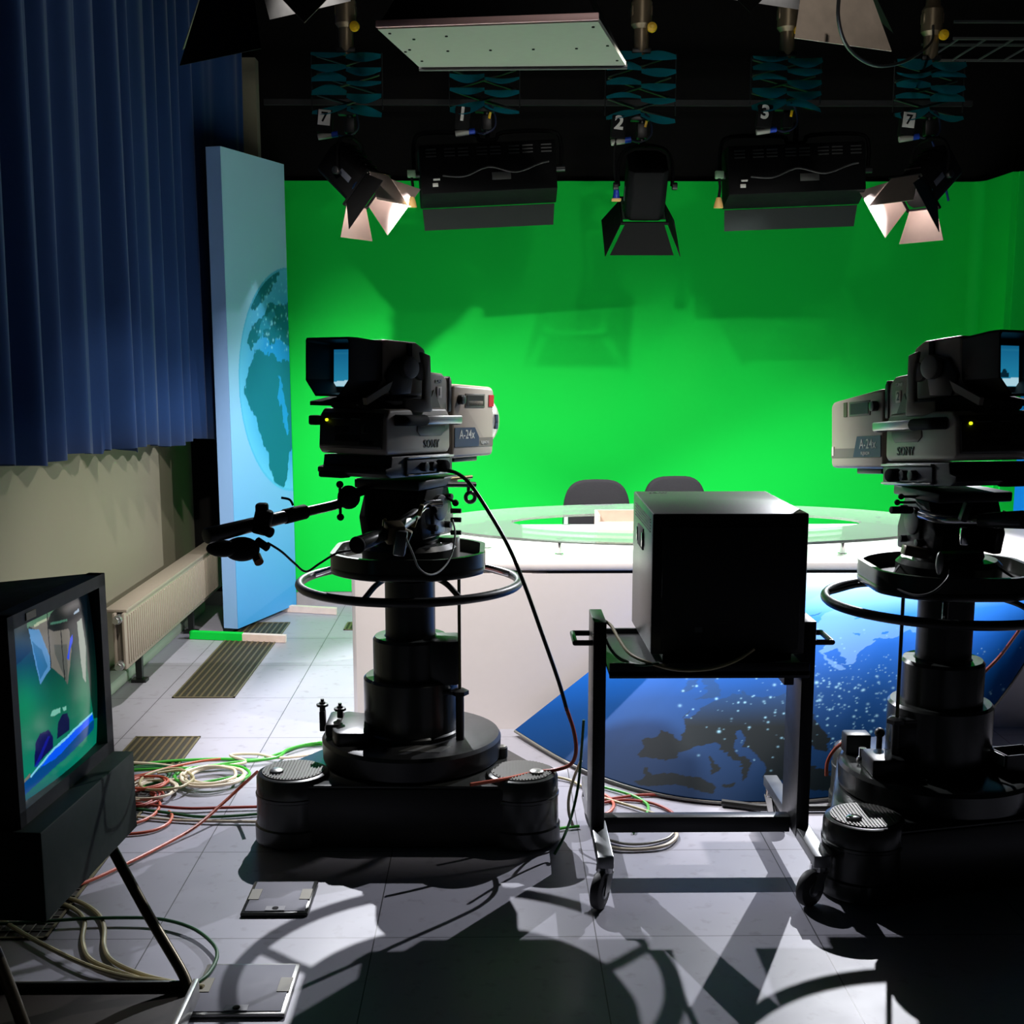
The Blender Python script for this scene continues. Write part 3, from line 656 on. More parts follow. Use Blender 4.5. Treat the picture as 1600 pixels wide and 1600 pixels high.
# ------------------------------------------------------------------ television cameras
SCRN = attr_mat('viewfinder picture', .75)
def vf_picture(parent, M, w, h, sg):
    nu, nv = 60, 44; U, V = np.meshgrid(np.linspace(0, 1, nu), np.linspace(0, 1, nv)); U = U.ravel(); V = V.ravel()
    c = np.zeros((nu*nv, 3)); c[:] = (1-V[:, None])*L3((40, 150, 190))+V[:, None]*L3((20, 105, 150))
    c[(V < .13)] = L3((60, 160, 190)); c[(V < .13+.10*U) & (V > .02)] = L3((190, 235, 250))
    c[np.hypot((U-.62)*1.4, V-.34) < .09] = L3((6, 40, 56)); c[(abs(U-.62) < .12) & (abs(V-.28) < .05)] = L3((6, 40, 56))
    c[(abs(V-.9) < .02)] = L3((30, 120, 160))
    pts = [M @ Vector(((u-.5)*w, 0, (v-.5)*h)) for u, v in zip(U, V)]
    return grid_mesh('viewfinder_screen', pts, nu, nv, c, SCRN, parent)
def tv_camera(loc, yaw, pitch, num, label, sg, barrel):
    """local axes: x right, y forward, z up; sg = side turned to the room"""
    t = thing('television_camera', label, 'television camera', loc, (pitch, 0, yaw), group='studio television cameras')
    YZ = Matrix(((0,0,1,0),(1,0,0,0),(0,1,0,0),(0,0,0,1)))          # polygon (forward, up) extruded sideways
    side = lambda x, y, z: frame((sg*x, y, z), (0, sg, 0), (0, 0, 1))
    back = lambda x, y, z: frame((x, y, z), (1, 0, 0), (0, 0, 1))
    # mounting wedge
    w = MB().prism([(-.27, .0), (-.30, .012), (-.30, .028), (-.27, .034), (-.265, .066), (.08, .066), (.10, .05), (.10, 0)], -.125, .125, YZ, bev=.004).build('mount_wedge', BLK, t)
    MB().box((sg*.128, -.06, .032), (.008, .26, .045), bev=.002).build('connector_plate', mat('steel plate', (84, 86, 92), .4, .4), w)
    for z in (.060, .006): MB().box((sg*.131, -.05, z), (.012, .28, .006), bev=.002).build('side_rail', ALU, w)
    for y in (-.05, -.10): MB().cyl((sg*.13, y, .03), (sg*.15, y, .03), .015, seg=16, bev=.002).build('socket', DRK, w)
    MB().cyl((sg*.13, .0, .03), (sg*.165, -.01, .03), .02, seg=18, bev=.003).build('cable_socket', BLM, w)
    MB().box((-sg*.07, -.285, .006), (.09, .05, .02), bev=.006).build('release_lever', BLM, w)
    # lower body
    b = MB().prism([(-.285, .07), (-.30, .085), (-.295, .185), (-.275, .207), (-.06, .212), (.06, .212), (.085, .19), (.09, .085), (.075, .07)], -.122, .122, YZ, bev=.009, seg=3).build('camera_body', BEI, t)
    MB().prism([(-.302, .088), (-.308, .095), (-.304, .175), (-.29, .195), (-.285, .195), (-.285, .088)], -.112, .112, YZ, bev=.003).build('rear_panel', mat('dark rear panel', (44, 40, 36), .5), t)
    MB().cyl((-.085, -.309, .172), (-.085, -.303, .172), .0045, seg=14).build('tally_led', emit_mat('yellow green led', (215, 235, 30), 1.6), t)
    for (x, z, ww, hh, c) in ((-.045, .177, .045, .003, GRY), (.02, .177, .035, .003, GRY), (-.03, .145, .05, .018, BLM), (-.01, .118, .09, .02, BLM), (.06, .105, .05, .012, BLM), (.055, .147, .03, .026, DRK)):
        MB().box((x, -.3065, z), (ww, .004, hh), bev=.001).build('rear_label' if c is GRY else 'rear_socket', c, t)
    MB().text(num, .03, back(.055, -.309, .147), .0006).build('rear_number', BLM, t)
    MB().box((-sg*.125, -.305, .17), (.03, .045, .03), bev=.006).build('rear_grip', BLM, t)
    # side carrying rail
    for s in (-1, 1):
        rl = MB().tube([(s*.120, -.245, .175), (s*.140, -.225, .175), (s*.145, -.20, .175), (s*.145, -.11, .175)], .017, 12, sm=3).build('rail_boot', BLM, t)
        MB().box((s*.146, .0, .176), (.014, .23, .028), bev=.005).build('side_handle', ALU, t)
        MB().box((s*.135, .10, .17), (.03, .03, .022), bev=.004).build('rail_foot', BEI, t)
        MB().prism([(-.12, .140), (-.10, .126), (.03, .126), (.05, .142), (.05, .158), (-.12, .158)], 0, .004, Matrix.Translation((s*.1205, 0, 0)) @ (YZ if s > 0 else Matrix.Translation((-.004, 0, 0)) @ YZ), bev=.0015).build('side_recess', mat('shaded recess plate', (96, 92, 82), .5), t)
    MB().text('SONY', .036, side(.1235, -.03, .099), .0010, .0002).build('maker_lettering', mat('embossed lettering', (70, 70, 68), .4), t)
    # upright section with the number plate
    MB().prism([(-.07, .205), (-.045, .235), (-.035, .31), (-.015, .325), (.06, .322), (.088, .305), (.105, .26), (.105, .195)], -.108, .108, YZ, bev=.008, seg=3).build('upper_body', BEI, t)
    MB().prism([(-.05, .20), (-.02, .24), (.0, .27), (.05, .20)], 0, .003, Matrix.Translation((sg*.109 if sg > 0 else -.112, 0, 0)) @ YZ).build('shadow_wedge', mat('brown grey painted shadow', (78, 72, 60), .5), t)  # dark wedge plate paints a shadow on the casing side
    np_ = MB().box((sg*.1095, .035, .262), (.003, .030, .036), bev=.001).build('number_plate', mat('number plate', (205, 190, 180), .45), t)
    MB().text(num, .034, side(.1112, .035, .262), .0006, .0006).build('number', mat('plate ink', (60, 62, 66), .5), np_)
    MB().text('SONY', .015, side(.1092, .032, .297), .0008, .0004).build('maker_lettering', WPL, t)
    MB().prism([(.092, .20), (.112, .20), (.112, .30), (.10, .315), (.09, .31)], -.112, .112, YZ, bev=.003).build('lens_collar', BLK, t)
    # box lens
    y1 = .40 if barrel else .46
    ln = MB().prism([(.112, .048), (y1-.01, .05), (y1, .06), (y1, .268 if barrel else .252), (y1-.014, .284 if barrel else .266), (.15, .290), (.112, .290)], -.116, .116, YZ, bev=.012, seg=3).build('lens_housing', BEI, t)
    st = (.13, .072, y1-.008, .104)
    MB().box((sg*.1165, (st[0]+st[2])/2, .098), (.002, st[2]-st[0], .03)).build('navy_band', mat('grey stripe', (110, 106, 96), .45), ln)
    MB().prism([(.125, .085), (.29, .085), (.29, .115), (.26, .148), (.125, .148)] if barrel else [(.125, .085), (.30, .085), (.275, .15), (.125, .15)], 0, .002, Matrix.Translation((sg*.1168 if sg > 0 else -.1188, 0, 0)) @ YZ).build('navy_flash', NAVY, ln)
    MB().text('A-24x', .042, side(.1192, .205, .124), .0006, .0003).build('lens_lettering', mat('pale lettering', (170, 172, 168), .5), ln)
    MB().text('FUJINON', .014, side(.1192, .33 if barrel else .22, .096), .0006, .0004).build('maker_lettering', MATS['pale lettering'], ln)
    wn = MB().box((sg*.1168, .26, .237), (.003, .135, .046), bev=.001).build('lens_window', mat('window rim', (70, 66, 56), .4), ln)
    MB().box((sg*.1185, .26, .237), (.002, .115, .034)).build('window_glass', mat('smoked window', (34, 28, 22), .4, 0, .3), wn)
    if barrel: MB().box((sg*.118, .262, .228), (.003, .10, .016)).build('inner_scale', mat('pale scale', (205, 196, 180), .5), wn); MB().box((sg*.1168, .375, .237), (.003, .035, .04)).build('red_badge', RED, ln)
    else: MB().box((sg*.1168, .355, .237), (.003, .022, .046)).build('green_badge', mat('olive badge', (70, 84, 40), .5), ln); MB().box((sg*.1172, .44, .105), (.003, .012, .03)).build('small_label', WPL, ln)
    MB().cyl((sg*.112, .155, .24), (sg*.135, .155, .24), .016, seg=18, bev=.003).build('iris_knob', DRK, ln)
    MB().box((sg*.05, .27, .04), (.06, .16, .018), bev=.004).build('lens_foot', BLK, ln)
    if barrel:
        MB().lathe([(0, 0), (.112, 0), (.113, .03), (.108, .05), (.098, .075), (.088, .085), (.08, .085), (.075, .06), (0, .055)], (0, 0, 0), 48, Matrix.Translation((0, .40, .167)) @ Euler((-PI/2, 0, 0)).to_matrix().to_4x4()).build('lens_barrel', mat('lens barrel silver', (190, 186, 180), .3, .7), ln)
        for z in (.165, .145): MB().box((.112, .425, z+.01), (.004, .018, .03)).build('barrel_mark', NAVY, ln)
        MB().cyl((0, .456, .167), (0, .460, .167), .076, seg=36).build('front_glass', mat('coated lens glass', (20, 24, 40), .05, 0, 1), ln)
    else: MB().cyl((0, y1-.001, .167), (0, y1+.003, .167), .085, seg=36).build('front_glass', mat('coated lens glass', (20, 24, 40), .05, 0, 1), ln)
    # viewfinder, panned a little further than the body
    VM = Matrix.Translation((sg*.022, -.10, .325)) @ Euler((0, 0, -sg*R(14))).to_matrix().to_4x4()
    V = lambda p: VM @ Vector(p)
    vf = MB(); vf.prism([(-.13, -.072), (-.13, .085), (-.12, .092), (.015, .088), (.055, .068), (.06, -.06), (.045, -.075)], -.088, .088, VM @ YZ, bev=.010, seg=3); vf = vf.build('viewfinder', BEI, t)
    oc = [(-.10, -.035), (-.10, .085), (-.095, .092), (.095, .092), (.10, .085), (.10, -.035), (.055, -.082), (-.055, -.082)]
    ic = [(x*.93, z*.93) for x, z in oc]; sc_ = [(x*.82, z*.84+.0) for x, z in oc]; bk = [(x*.86, z*.92) for x, z in oc]
    bb = bmesh.new(); rings = [[bb.verts.new(V((x, y, z))) for x, z in o] for o, y in ((bk, -.128), (oc, -.235), (oc, -.27), (ic, -.27), (sc_, -.175), (sc_, -.17))]
    for A, B in zip(rings, rings[1:]):
        for i in range(8): bb.faces.new((A[i], A[(i+1) % 8], B[(i+1) % 8], B[i]))
    bb.faces.new(rings[-1])
    h = MB(); h._add(bb); h.build('viewfinder_hood', mat('black moulded hood', (7, 8, 8), .5, 0, .25), vf)
    vf_picture(vf, VM @ Matrix.Translation((0, -.182, .004)), .145, .112, sg)
    MB().hexa([V(p) for p in ((-.08, -.27, -.110), (.06, -.27, -.110), (.06, -.14, -.085), (-.08, -.14, -.085), (-.08, -.27, -.098), (.06, -.27, -.098), (.06, -.14, -.072), (-.08, -.14, -.072))]).build('hood_flap', BLM, vf)
    MB().cyl(V((sg*.086, -.035, .01)), V((sg*.118, -.035, .01)), .034, seg=28, bev=.004).build('tilt_knob', mat('grey knob', (98, 96, 90), .45), vf)
    MB().cyl(V((sg*.086, .025, .0)), V((sg*.105, .025, .0)), .028, seg=24, bev=.004).build('pan_knob', MATS['grey knob'], vf)
    MB().prism([(-.09, .03), (-.02, .05), (.0, .02), (-.02, -.07), (-.1, -.075), (-.125, -.02)], 0, .012, VM @ Matrix.Translation((sg*.088 if sg > 0 else -.1, 0, 0)) @ YZ, bev=.004).build('yoke_plate', DRK, vf)
    MB().prism([(.015, .06), (.055, .05), (.066, -.125), (-.055, -.125), (-.052, -.085), (.028, -.085), (.03, .0)], 0, .016, VM @ Matrix.Translation((sg*.094 if sg > 0 else -.11, 0, 0)) @ YZ, bev=.005).build('yoke_arm', mat('yoke grey beige', (128, 122, 110), .45), vf)
    MB().hexa([V(p) for p in ((sg*.088, -.115, -.062), (sg*.104, -.115, -.062), (sg*.104, -.205, -.105), (sg*.088, -.205, -.105), (sg*.088, -.10, -.032), (sg*.104, -.10, -.032), (sg*.104, -.21, -.085), (sg*.088, -.21, -.085))]).build('hood_lever', MATS['yoke grey beige'], vf)
    MB().box(V((sg*.091, -.02, .055)), (.008, .02, .06), (0, 0, -sg*R(14)), .003).build('strap', BLM, vf)
    for (x, y, z) in ((-.03, -.2, -.10), (.05, -.19, -.105), (.05, -.16, -.12)): MB().box(V((sg*x, y, z)), (.012, .006, .006)).build('hood_screw', ALU, vf)
    MB().prism([(-.20, -.088), (-.19, -.115), (-.14, -.13), (.05, -.125), (.05, -.075), (-.16, -.075)], -.08, .08, VM @ YZ, bev=.006).build('viewfinder_mount', BLM, vf)
    MB().box((0, -.10, .215), (.20, .15, .016), bev=.004).build('mount_plate', BLK, t)
    MB().prism([(-.07, .213), (-.05, .235), (-.03, .34), (-.015, .40), (.005, .40), (.0, .32), (.0, .213)], -.035*1.0, .07, YZ if sg > 0 else Matrix.Translation((-.035, 0, 0)) @ YZ, bev=.005).build('viewfinder_stalk', BEI, t)
    return t
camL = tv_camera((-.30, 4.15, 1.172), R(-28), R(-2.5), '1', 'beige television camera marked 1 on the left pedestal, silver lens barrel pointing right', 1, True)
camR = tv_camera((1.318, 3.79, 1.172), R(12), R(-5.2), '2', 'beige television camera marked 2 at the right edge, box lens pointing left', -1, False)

# ------------------------------------------------------------------ studio monitor on a trolley
tr = thing('monitor_trolley', 'dark metal trolley with four castors carrying the monitor seen from behind', 'trolley', (.605, 3.76, 0))
for x in (.303, .917):
    MB().box((x, 3.74, .455), (.038, .19, .66), bev=.002).build('upright', mat('black trolley steel', (28, 29, 31), .4, .4), tr, True)
    f = MB().box((x+.006, 3.775, .135), (.046, .70, .036), bev=.004).build('foot_bar', GRY, tr, True)
    for y in (3.46, 4.08):
        c = Vector((x+.006, y, 0)); a = (-.45 if x < .5 else -.9) if y < 3.8 else .3
        k = MB().cyl(c+Vector((0, 0, .100)), c+Vector((0, 0, .118)), .026, .024, 18).cyl(c+Vector((0, 0, .092)), c+Vector((0, 0, .101)), .021, seg=18).build('castor', CHR, tr, True)
        M = Matrix.Translation(c) @ Euler((0, 0, a)).to_matrix().to_4x4()
        y0 = Vector((0, -.036, .053))
        fk = MB()
        for s in (-1, 1): fk.hexa([M @ Vector(p) for p in ((s*.019-.0015, -.05, .045), (s*.019+.0015, -.05, .045), (s*.019+.0015, -.012, .045), (s*.019-.0015, -.012, .045), (s*.019-.0015, -.03, .095), (s*.019+.0015, -.03, .095), (s*.019+.0015, .02, .095), (s*.019-.0015, .02, .095))])
        fk.hexa([M @ Vector(p) for p in ((-.02, -.03, .09), (.02, -.03, .09), (.02, .02, .09), (-.02, .02, .09), (-.02, -.03, .096), (.02, -.03, .096), (.02, .02, .096), (-.02, .02, .096))])
        fk.build('fork', ALU, k, True)
        w = MB().cyl(M @ (y0+Vector((-.014, 0, 0))), M @ (y0+Vector((.014, 0, 0))), .053, seg=32, bev=.008).build('wheel', mat('grey castor tyre', (52, 52, 54), .6), k, True)
        MB().cyl(M @ (y0+Vector((-.017, 0, 0))), M @ (y0+Vector((.017, 0, 0))), .022, seg=20, bev=.002).build('wheel_hub', GRY, w, True)
MB().box((.61, 3.74, .135), (.575, .045, .05), bev=.003).build('crossbar', MATS['black trolley steel'], tr, True)
sh = MB().box((.610, 3.80, .655), (.574, .50, .012)).box((.610, 3.556, .663), (.574, .012, .045), None, .002).box((.610, 4.046, .663), (.574, .012, .03), None, .002).build('shelf', SLAB, tr, True)
MB().box((.86, 3.70, .62), (.03, .12, .05), None, .003).build('shelf_bracket', MATS['black trolley steel'], tr, True)
for s, x in ((-1, .283), (1, .936)):
    p = [(x, 3.66, .72), (x+s*.052, 3.66, .72), (x+s*.052, 3.79, .72), (x, 3.79, .72)]
    MB().tube([Vector(q) for q in p], .0085, 10, sm=1).build('push_handle', MATS['black trolley steel'], tr, True)
mo = thing('studio_monitor', 'boxy black studio monitor seen from behind on the trolley shelf', 'monitor', (.677, 3.88, .662))
z0, z1 = .667, 1.108
cs = MB(); cs.hexa([(.447, 3.615, z0+.028), (.895, 3.615, z0+.028), (.878, 4.13, z0+.012), (.447, 4.13, z0+.012), (.447, 3.615, z1), (.895, 3.615, z1), (.878, 4.13, z1+.006), (.447, 4.13, z1+.006)], bev=.006)
MCAS = mat('textured black casing', (16, 15, 13), .38, .0, .5, .1, 200, .03); cs.build('casing', MCAS, mo, True)
MB().box((.676, 3.612, .89), (.40, .006, .36), None, .002).build('back_cover', mat('back cover black', (16, 16, 16), .6), mo, True)
MB().box((.68, 3.87, z0+.006), (.38, .40, .020)).build('base_foot', BLK, mo, True)
for i, (x, z, w, h, c) in enumerate(((.585, .77, .022, .016, 'grey sticker'), (.66, .80, .04, .006, 'dark sticker'), (.655, .79, .028, .006, 'dark sticker'))):
    MB().box((x, 3.6085, z), (w, .002, h)).build('rear_label', mat(c, (92, 92, 92) if i == 0 else (46, 46, 46), .5), mo, True)
hs = MB().box((.4455, 3.90, 1.0), (.004, .14, .065), None, .001).build('side_handle_recess', BLM, mo, True)
for y in (3.83, 3.97): MB().box((.443, y, 1.0), (.006, .012, .045), None, .002).build('handle_edge', CHR, hs, True)
for k in range(5): MB().box((.4462, 3.86, 1.085-k*.009), (.002, .40, .003)).build('vent_slot', BLM, mo, True)
MB().text('SONY', .022, frame((.52, 4.085, z1+.0062), (1, 0, 0), (0, 1, 0)), .0005).build('maker_lettering', GRY, mo, True)
MB().box((.6625, 4.136, .89), (.425, .012, .42), None, .004).build('front_bezel', BLK, mo, True)
MB().box((.68, 4.143, .905), (.38, .006, .30), None, .003).build('front_screen', mat('dark tube glass', (12, 14, 14), .1, 0, .8), mo, True)

# ------------------------------------------------------------------ foreground monitor on a low stand
fm = thing('picture_monitor', 'large dark picture monitor showing a green studio picture at the left edge', 'monitor', (-1.3, 2.85, .38))
fd = Vector((.075, 1, 0)).normalized(); fn = Vector((fd.y, -fd.x, 0))      # along the screen / out of the screen
A0 = Vector((-1.005, 2.585, 0)); Wd, zb, zt = .535, .575, 1.028
def fp(s, z, out=0): return A0+fd*(s*Wd)+fn*out+Vector((0, 0, z))
CASB = mat('near black casing', (9, 10, 10), .6, 0, .2)
MB().hexa([fp(0, .52, -.03), fp(1, .52, -.03), fp(.93, .54, -.55), fp(.07, .54, -.55), fp(0, zt, -.03), fp(1, zt, -.03), fp(.93, zt-.05, -.55), fp(.07, zt-.05, -.55)], bev=.01).build('casing', CASB, fm, True)
bz = MB(); fr = .045
for (s0, s1, q0, q1) in ((0, 1, zt-.03, zt), (0, 1, .545, zb+.03), (0, .055, .56, zt), (.925, 1, .56, zt)):
    bz.hexa([fp(s0, q0, -.04), fp(s1, q0, -.04), fp(s1, q0, 0), fp(s0, q0, 0), fp(s0, q1, -.04), fp(s1, q1, -.04), fp(s1, q1, 0), fp(s0, q1, 0)])
bz = bz.build('bezel', mat('charcoal bezel', (24, 25, 26), .5, 0, .3), fm, True)
MB().hexa([fp(.16, zt-.024, 0), fp(.25, zt-.024, 0), fp(.25, zt-.024, .002), fp(.16, zt-.024, .002), fp(.16, zt-.008, 0), fp(.25, zt-.008, 0), fp(.25, zt-.008, .002), fp(.16, zt-.008, .002)]).build('bezel_label', mat('sand label', (150, 140, 110), .5), bz, True)
def picture():  # tube picture with reflections of the room painted into it
    nu, nv = 240, 220; U, V = np.meshgrid(np.linspace(0, 1, nu), np.linspace(0, 1, nv)); U = U.ravel(); V = V.ravel()
    s = .055+U*.87; z = zb+.02+V*(zt-.03-zb-.02)
    out = -.03+.022*(1-(2*U-1)**2)*.6+.012*(1-(2*V-1)**2)
    pts = np.array(A0)[None]+np.outer(s*Wd, np.array(fd))+np.outer(out, np.array(fn))+np.outer(z, [0, 0, 1])
    q = proj(pts); T = lambda pl: [(x*.2625, 860+y*.2625) for x, y in pl]
    qq = wob(q, .8, 3, (.1, .3)); x = (q[:, 0])/.2625; y = (q[:, 1]-860)/.2625
    c = np.zeros((len(q), 3)); ys = np.array([250, 480, 640, 850, 1050, 1300, 1500])
    cc = np.array([L3(k) for k in ((4, 8, 14), (4, 18, 26), (4, 46, 46), (4, 84, 66), (4, 104, 80), (6, 122, 96), (0, 60, 90))])
    c = np.stack([np.interp(y+.25*(x-250), ys, cc[:, k]) for k in range(3)], 1)
    gl = np.exp(-((x-150)**2/90**2+(y-900)**2/160**2))[:, None]; c = c+gl*L3((0, 90, 40))
    gl = np.exp(-((x-500)**2/40**2+(y-850)**2/200**2))[:, None]; c = c+gl*L3((0, 70, 36))
    def fill(pl, col, k=1): m = inpoly(qq, T(pl)); c[m] = c[m]*(1-k)+k*L3(col)
    fill([(160, 450), (350, 320), (412, 480), (425, 600), (405, 800), (385, 760), (300, 690), (235, 480)], (112, 108, 100), .9)
    fill([(320, 560), (400, 560), (405, 800), (330, 620)], (70, 76, 72), .8)
    fill([(170, 470), (235, 470), (300, 640), (305, 700), (240, 800), (205, 640)], (84, 140, 190), .9)
    fill([(190, 540), (250, 590), (285, 690), (240, 770), (215, 650)], (20, 90, 130), .8)
    fill([(160, 420), (350, 330), (345, 370), (165, 465)], (70, 120, 90), .8); fill([(200, 440), (280, 400), (285, 415), (205, 455)], (170, 180, 150), .9)
    fill([(285, 430), (300, 380), (350, 320), (400, 330), (405, 465), (320, 485), (285, 465)], (6, 16, 16), 1)
    fill([(298, 432), (398, 408), (400, 420), (300, 446)], (60, 110, 90), 1)
    fill([(438, 370), (470, 345), (472, 360), (440, 384)], (150, 170, 190), 1)
    fill([(458, 425), (484, 400), (512, 580), (512, 790), (495, 760), (470, 560)], (150, 160, 150), .95)
    fill([(418, 520), (432, 500), (432, 540), (415, 600), (412, 650), (400, 640)], (30, 70, 220), 1)
    for k in ((275, 350, 300, 680), (300, 660, 300, 700), (360, 480, 385, 770)): fill([(k[0], k[1]), (k[0]+5, k[1]), (k[2]+5, k[3]), (k[2], k[3])], (20, 24, 26), 1)
    fill([(300, 985), (310, 955), (360, 935), (358, 965), (320, 985)], (120, 190, 170), .9); fill([(372, 935), (394, 925), (396, 950), (378, 955)], (120, 190, 170), .9)
    fill([(205, 1290), (212, 1150), (240, 1090), (290, 1068), (316, 1105), (320, 1170)], (4, 8, 76)); fill([(340, 1120), (346, 1025), (372, 975), (402, 968), (413, 1010), (414, 1070)], (4, 14, 60))
    fill([(205, 1290), (285, 1105), (300, 1105), (225, 1290)], (10, 20, 150), .8)
    fill([(125, 1400), (250, 1290), (560, 1010), (560, 1060), (430, 1200), (270, 1345), (120, 1480)], (0, 66, 128))
    fill([(236, 1296), (330, 1180), (552, 972), (556, 1010), (420, 1145), (330, 1245)], (0, 84, 240)); fill([(178, 1345), (330, 1165), (552, 962), (552, 975), (330, 1182), (186, 1352)], (120, 200, 230))
    fill([(125, 1385), (180, 1325), (182, 1345), (130, 1400)], (110, 110, 100))
    fill([(60, 0), (160, 0), (160, 480), (185, 600), (60, 720)], (4, 14, 16), .75); fill([(515, 0), (640, 0), (640, 980), (560, 1000), (520, 700)], (2, 6, 8), .85)
    o = grid_mesh('screen', pts-np.array(fm.location)[None], nu, nv, np.clip(c, 0, 1), attr_mat('picture tube image with reflections', 1.0, .15), fm); return o
picture()
# lower unit of the monitor
fl = MB(); s0, s1 = -.02, 1.0
fl.hexa([fp(-.03, .372, .05), fp(1.0, .372, .05), fp(1.0, .372, -.5), fp(-.03, .372, -.5), fp(-.03, .572, .05), fp(1.0, .572, .05), fp(1.0, .572, -.5), fp(-.03, .572, -.5)], bev=.004)
fl.build('lower_unit', mat('dark green grey enamel', (24, 38, 32), .6, 0, .2), fm, True)
sd = thing('monitor_stand', 'low dark stand with slanted steel tubes under the large foreground monitor', 'stand', (-1.2, 2.5, 0))
MB().hexa([(-1.75, 2.05, .035), (-.725, 2.05, .035), (-.725, 2.865, .035), (-1.75, 2.865, .035), (-1.75, 2.05, .06), (-.725, 2.05, .06), (-.725, 2.865, .06), (-1.75, 2.865, .06)]).build('base_board', mat('dark stained board', (40, 32, 26), .6, 0, .3, .3, 12), sd, True)
MB().box((-.722, 2.457, .058), (.014, .83, .05), None, .003).build('edge_strip', ALU, sd, True)
MB().box((-1.237, 2.868, .055), (1.03, .012, .045), None, .003).build('edge_strip', GUN, sd, True)
tb = mat('bronze tube', (92, 84, 66), .35, .6)
for pts in ([P(170, 1316, Y=3.02), P(232, 1430, Y=2.96), P(286, 1522, Y=2.88), P(297, 1556, Y=2.84)], [P(-40, 1430, Y=2.50), P(-2, 1500, Y=2.5), P(62, 1605, Y=2.5)]):
    pts[-1].z = .05; MB().tube(pts, .0135, 12).build('tube_leg', tb, sd, True)
for x, y in ((-1.65, 2.7), (-1.65, 2.2), (-.8, 2.2), (-.8, 2.75)): MB().cyl((x, y, 0), (x, y, .037), .03, seg=16).build('foot', RUB, sd, True)
LA = Vector((-.80, 4.5, 2.82)); LB = Vector((1.05, 4.5, 2.86)); TA = Vector((.6, 6.25, .3)); TB = Vector((.15, 6.3, .3))
LW = Vector((.75, 1.6, 3.5)); TW = Vector((.72, 6.4, 2.90))  # added ceiling flood and its aim
L7L = Vector((-.60, 6.28, 2.30)); D7L = (.66, -.33, -.67)
L7R = Vector((1.99, 6.28, 2.29)); D7R = (-.66, -.36, -.66)
# ------------------------------------------------------------------ hangers with pantographs under the grid
YH = 6.4
def pantograph(x, ztop, h_, label, num, plate):
    loc = (x, YH, ztop)
    t = thing('pantograph_hanger', label, 'lamp hanger', loc, group='pantograph lamp hangers')
    cl = MB().lathe([(0, .30), (.03, .30), (.035, .24), (.05, .22), (.05, .12), (.035, .10), (.035, .02), (.02, -.02), (0, -.02)], seg=20).box((0, 0, .18), (.10, .05, .05), None, .006).build('pipe_clamp', mat('worn cast clamp', (120, 106, 84), .4, .6), t)
    MB().lathe([(0, -.012), (.022, -.012), (.025, 0), (.022, .012), (.008, .014), (.008, .02), (0, .02)], (0, 0, 0), 16, Matrix.Translation((.045, -.04, .10)) @ Euler((PI/2, 0, 0)).to_matrix().to_4x4()).build('clamp_knob', YEL, cl)
    rs = random.Random(int(x*100)); lev = 5
    for h in (0, 1):
        for i in range(lev):
            z0 = -.018-i*((h_-.03)/(lev-1))-(.012 if h else 0); xa, xb = (-.165, 0) if h == 0 else (0, .165)
            bu = rs.choice((-1, 1))*rs.uniform(.004, .018); dp = rs.uniform(.06, .10); w = rs.uniform(.034, .060)
            b = bmesh.new(); n = 14; A = []
            for k in range(n+1):
                u = k/n; sx = xa+(xb-xa)*u; s = math.sin(PI*u)
                A.append([b.verts.new((sx, -.03+dp*.5*(v-.5)*2*(.25+.75*s), z0+bu*s+(v-.5)*(w*(.42+.68*s)) + (.03*(u if h else 1-u)*-1 if i == lev-1 else 0))) for v in (0, .5, 1)])
            for k in range(n):
                for v in (0, 1): b.faces.new((A[k][v], A[k+1][v], A[k+1][v+1], A[k][v+1]))
            bmesh.ops.solidify(b, geom=list(b.faces), thickness=.004)
            g = MB(); g._add(b); g.build('webbing_fold', TEAL, t)
    # scissor bars
    for s in (-1, 1):
        MB().cyl((s*.168, .0, -.01), (s*.168, 0, -h_), .003, seg=6).build('side_wire', DRK, t)
        for i in range(3):
            z0 = -.01-i*h_/3; MB().cyl((-s*.15, .05+s*.008, z0), (s*.15, .05+s*.008, z0-h_/3.1), .007, seg=8).build('scissor_bar', BLK, t)
    for z_ in (.0, -h_-.015): MB().box((0, 0, z_), (.09, .05, .022), None, .003).build('end_plate', BLK, t)
    o_ = .50-h_-.045
    MB().cyl((.01, 0, -.46+o_), (.01, 0, -.585+o_), .016, seg=14).box((.01, -.005, -.53+o_), (.05, .05, .07), None, .005).build('spigot', BLK, t)
    # numbered connector box
    cb = MB().box((-.105, -.03, -.515+o_), (.07, .05, .105), (0, .08, 0), .004).build('connector_box', BLM, t)
    if plate:
        MB().box((-.105, -.058, -.500+o_), (.058, .003, .070), (0, .10, 0), .001).build('number_plate', WPL, cb)
        MB().text(num, .062, frame((-.105, -.0605, -.500+o_), (1, 0, -.1), (.1, 0, 1)), .0006, .0015).build('number', BLM, cb)
    else: MB().text(num, .085, frame((-.105, -.0565, -.500+o_), (1, 0, -.12), (.12, 0, 1)), .0006, .003).build('number', WPL, cb)
    pl = MB().cyl((-.14, -.03, -.585+o_), (-.075, -.03, -.575+o_), .015, seg=14, bev=.002).build('plug', mat('grey plug', (165, 165, 155), .4), t)
    MB().cyl((-.075, -.03, -.575+o_), (-.045, -.03, -.571+o_), .014, seg=12).build('plug_collar', BLU, pl)
    MB().tube([(-.05, -.03, -.571+o_), (.0, -.05, -.585+o_), (.05, -.04, -.55+o_), (.045, -.03, -.48+o_), (.02, -.03, -.45+o_)], .005, 6).build('lead', mat('blue black lead', (20, 28, 56), .5), t)
    if not plate: MB().box((.025, -.036, -.50+o_), (.012, .004, .03), (0, .2, 0), .001).build('yellow_tag', YEL, t)
    return t
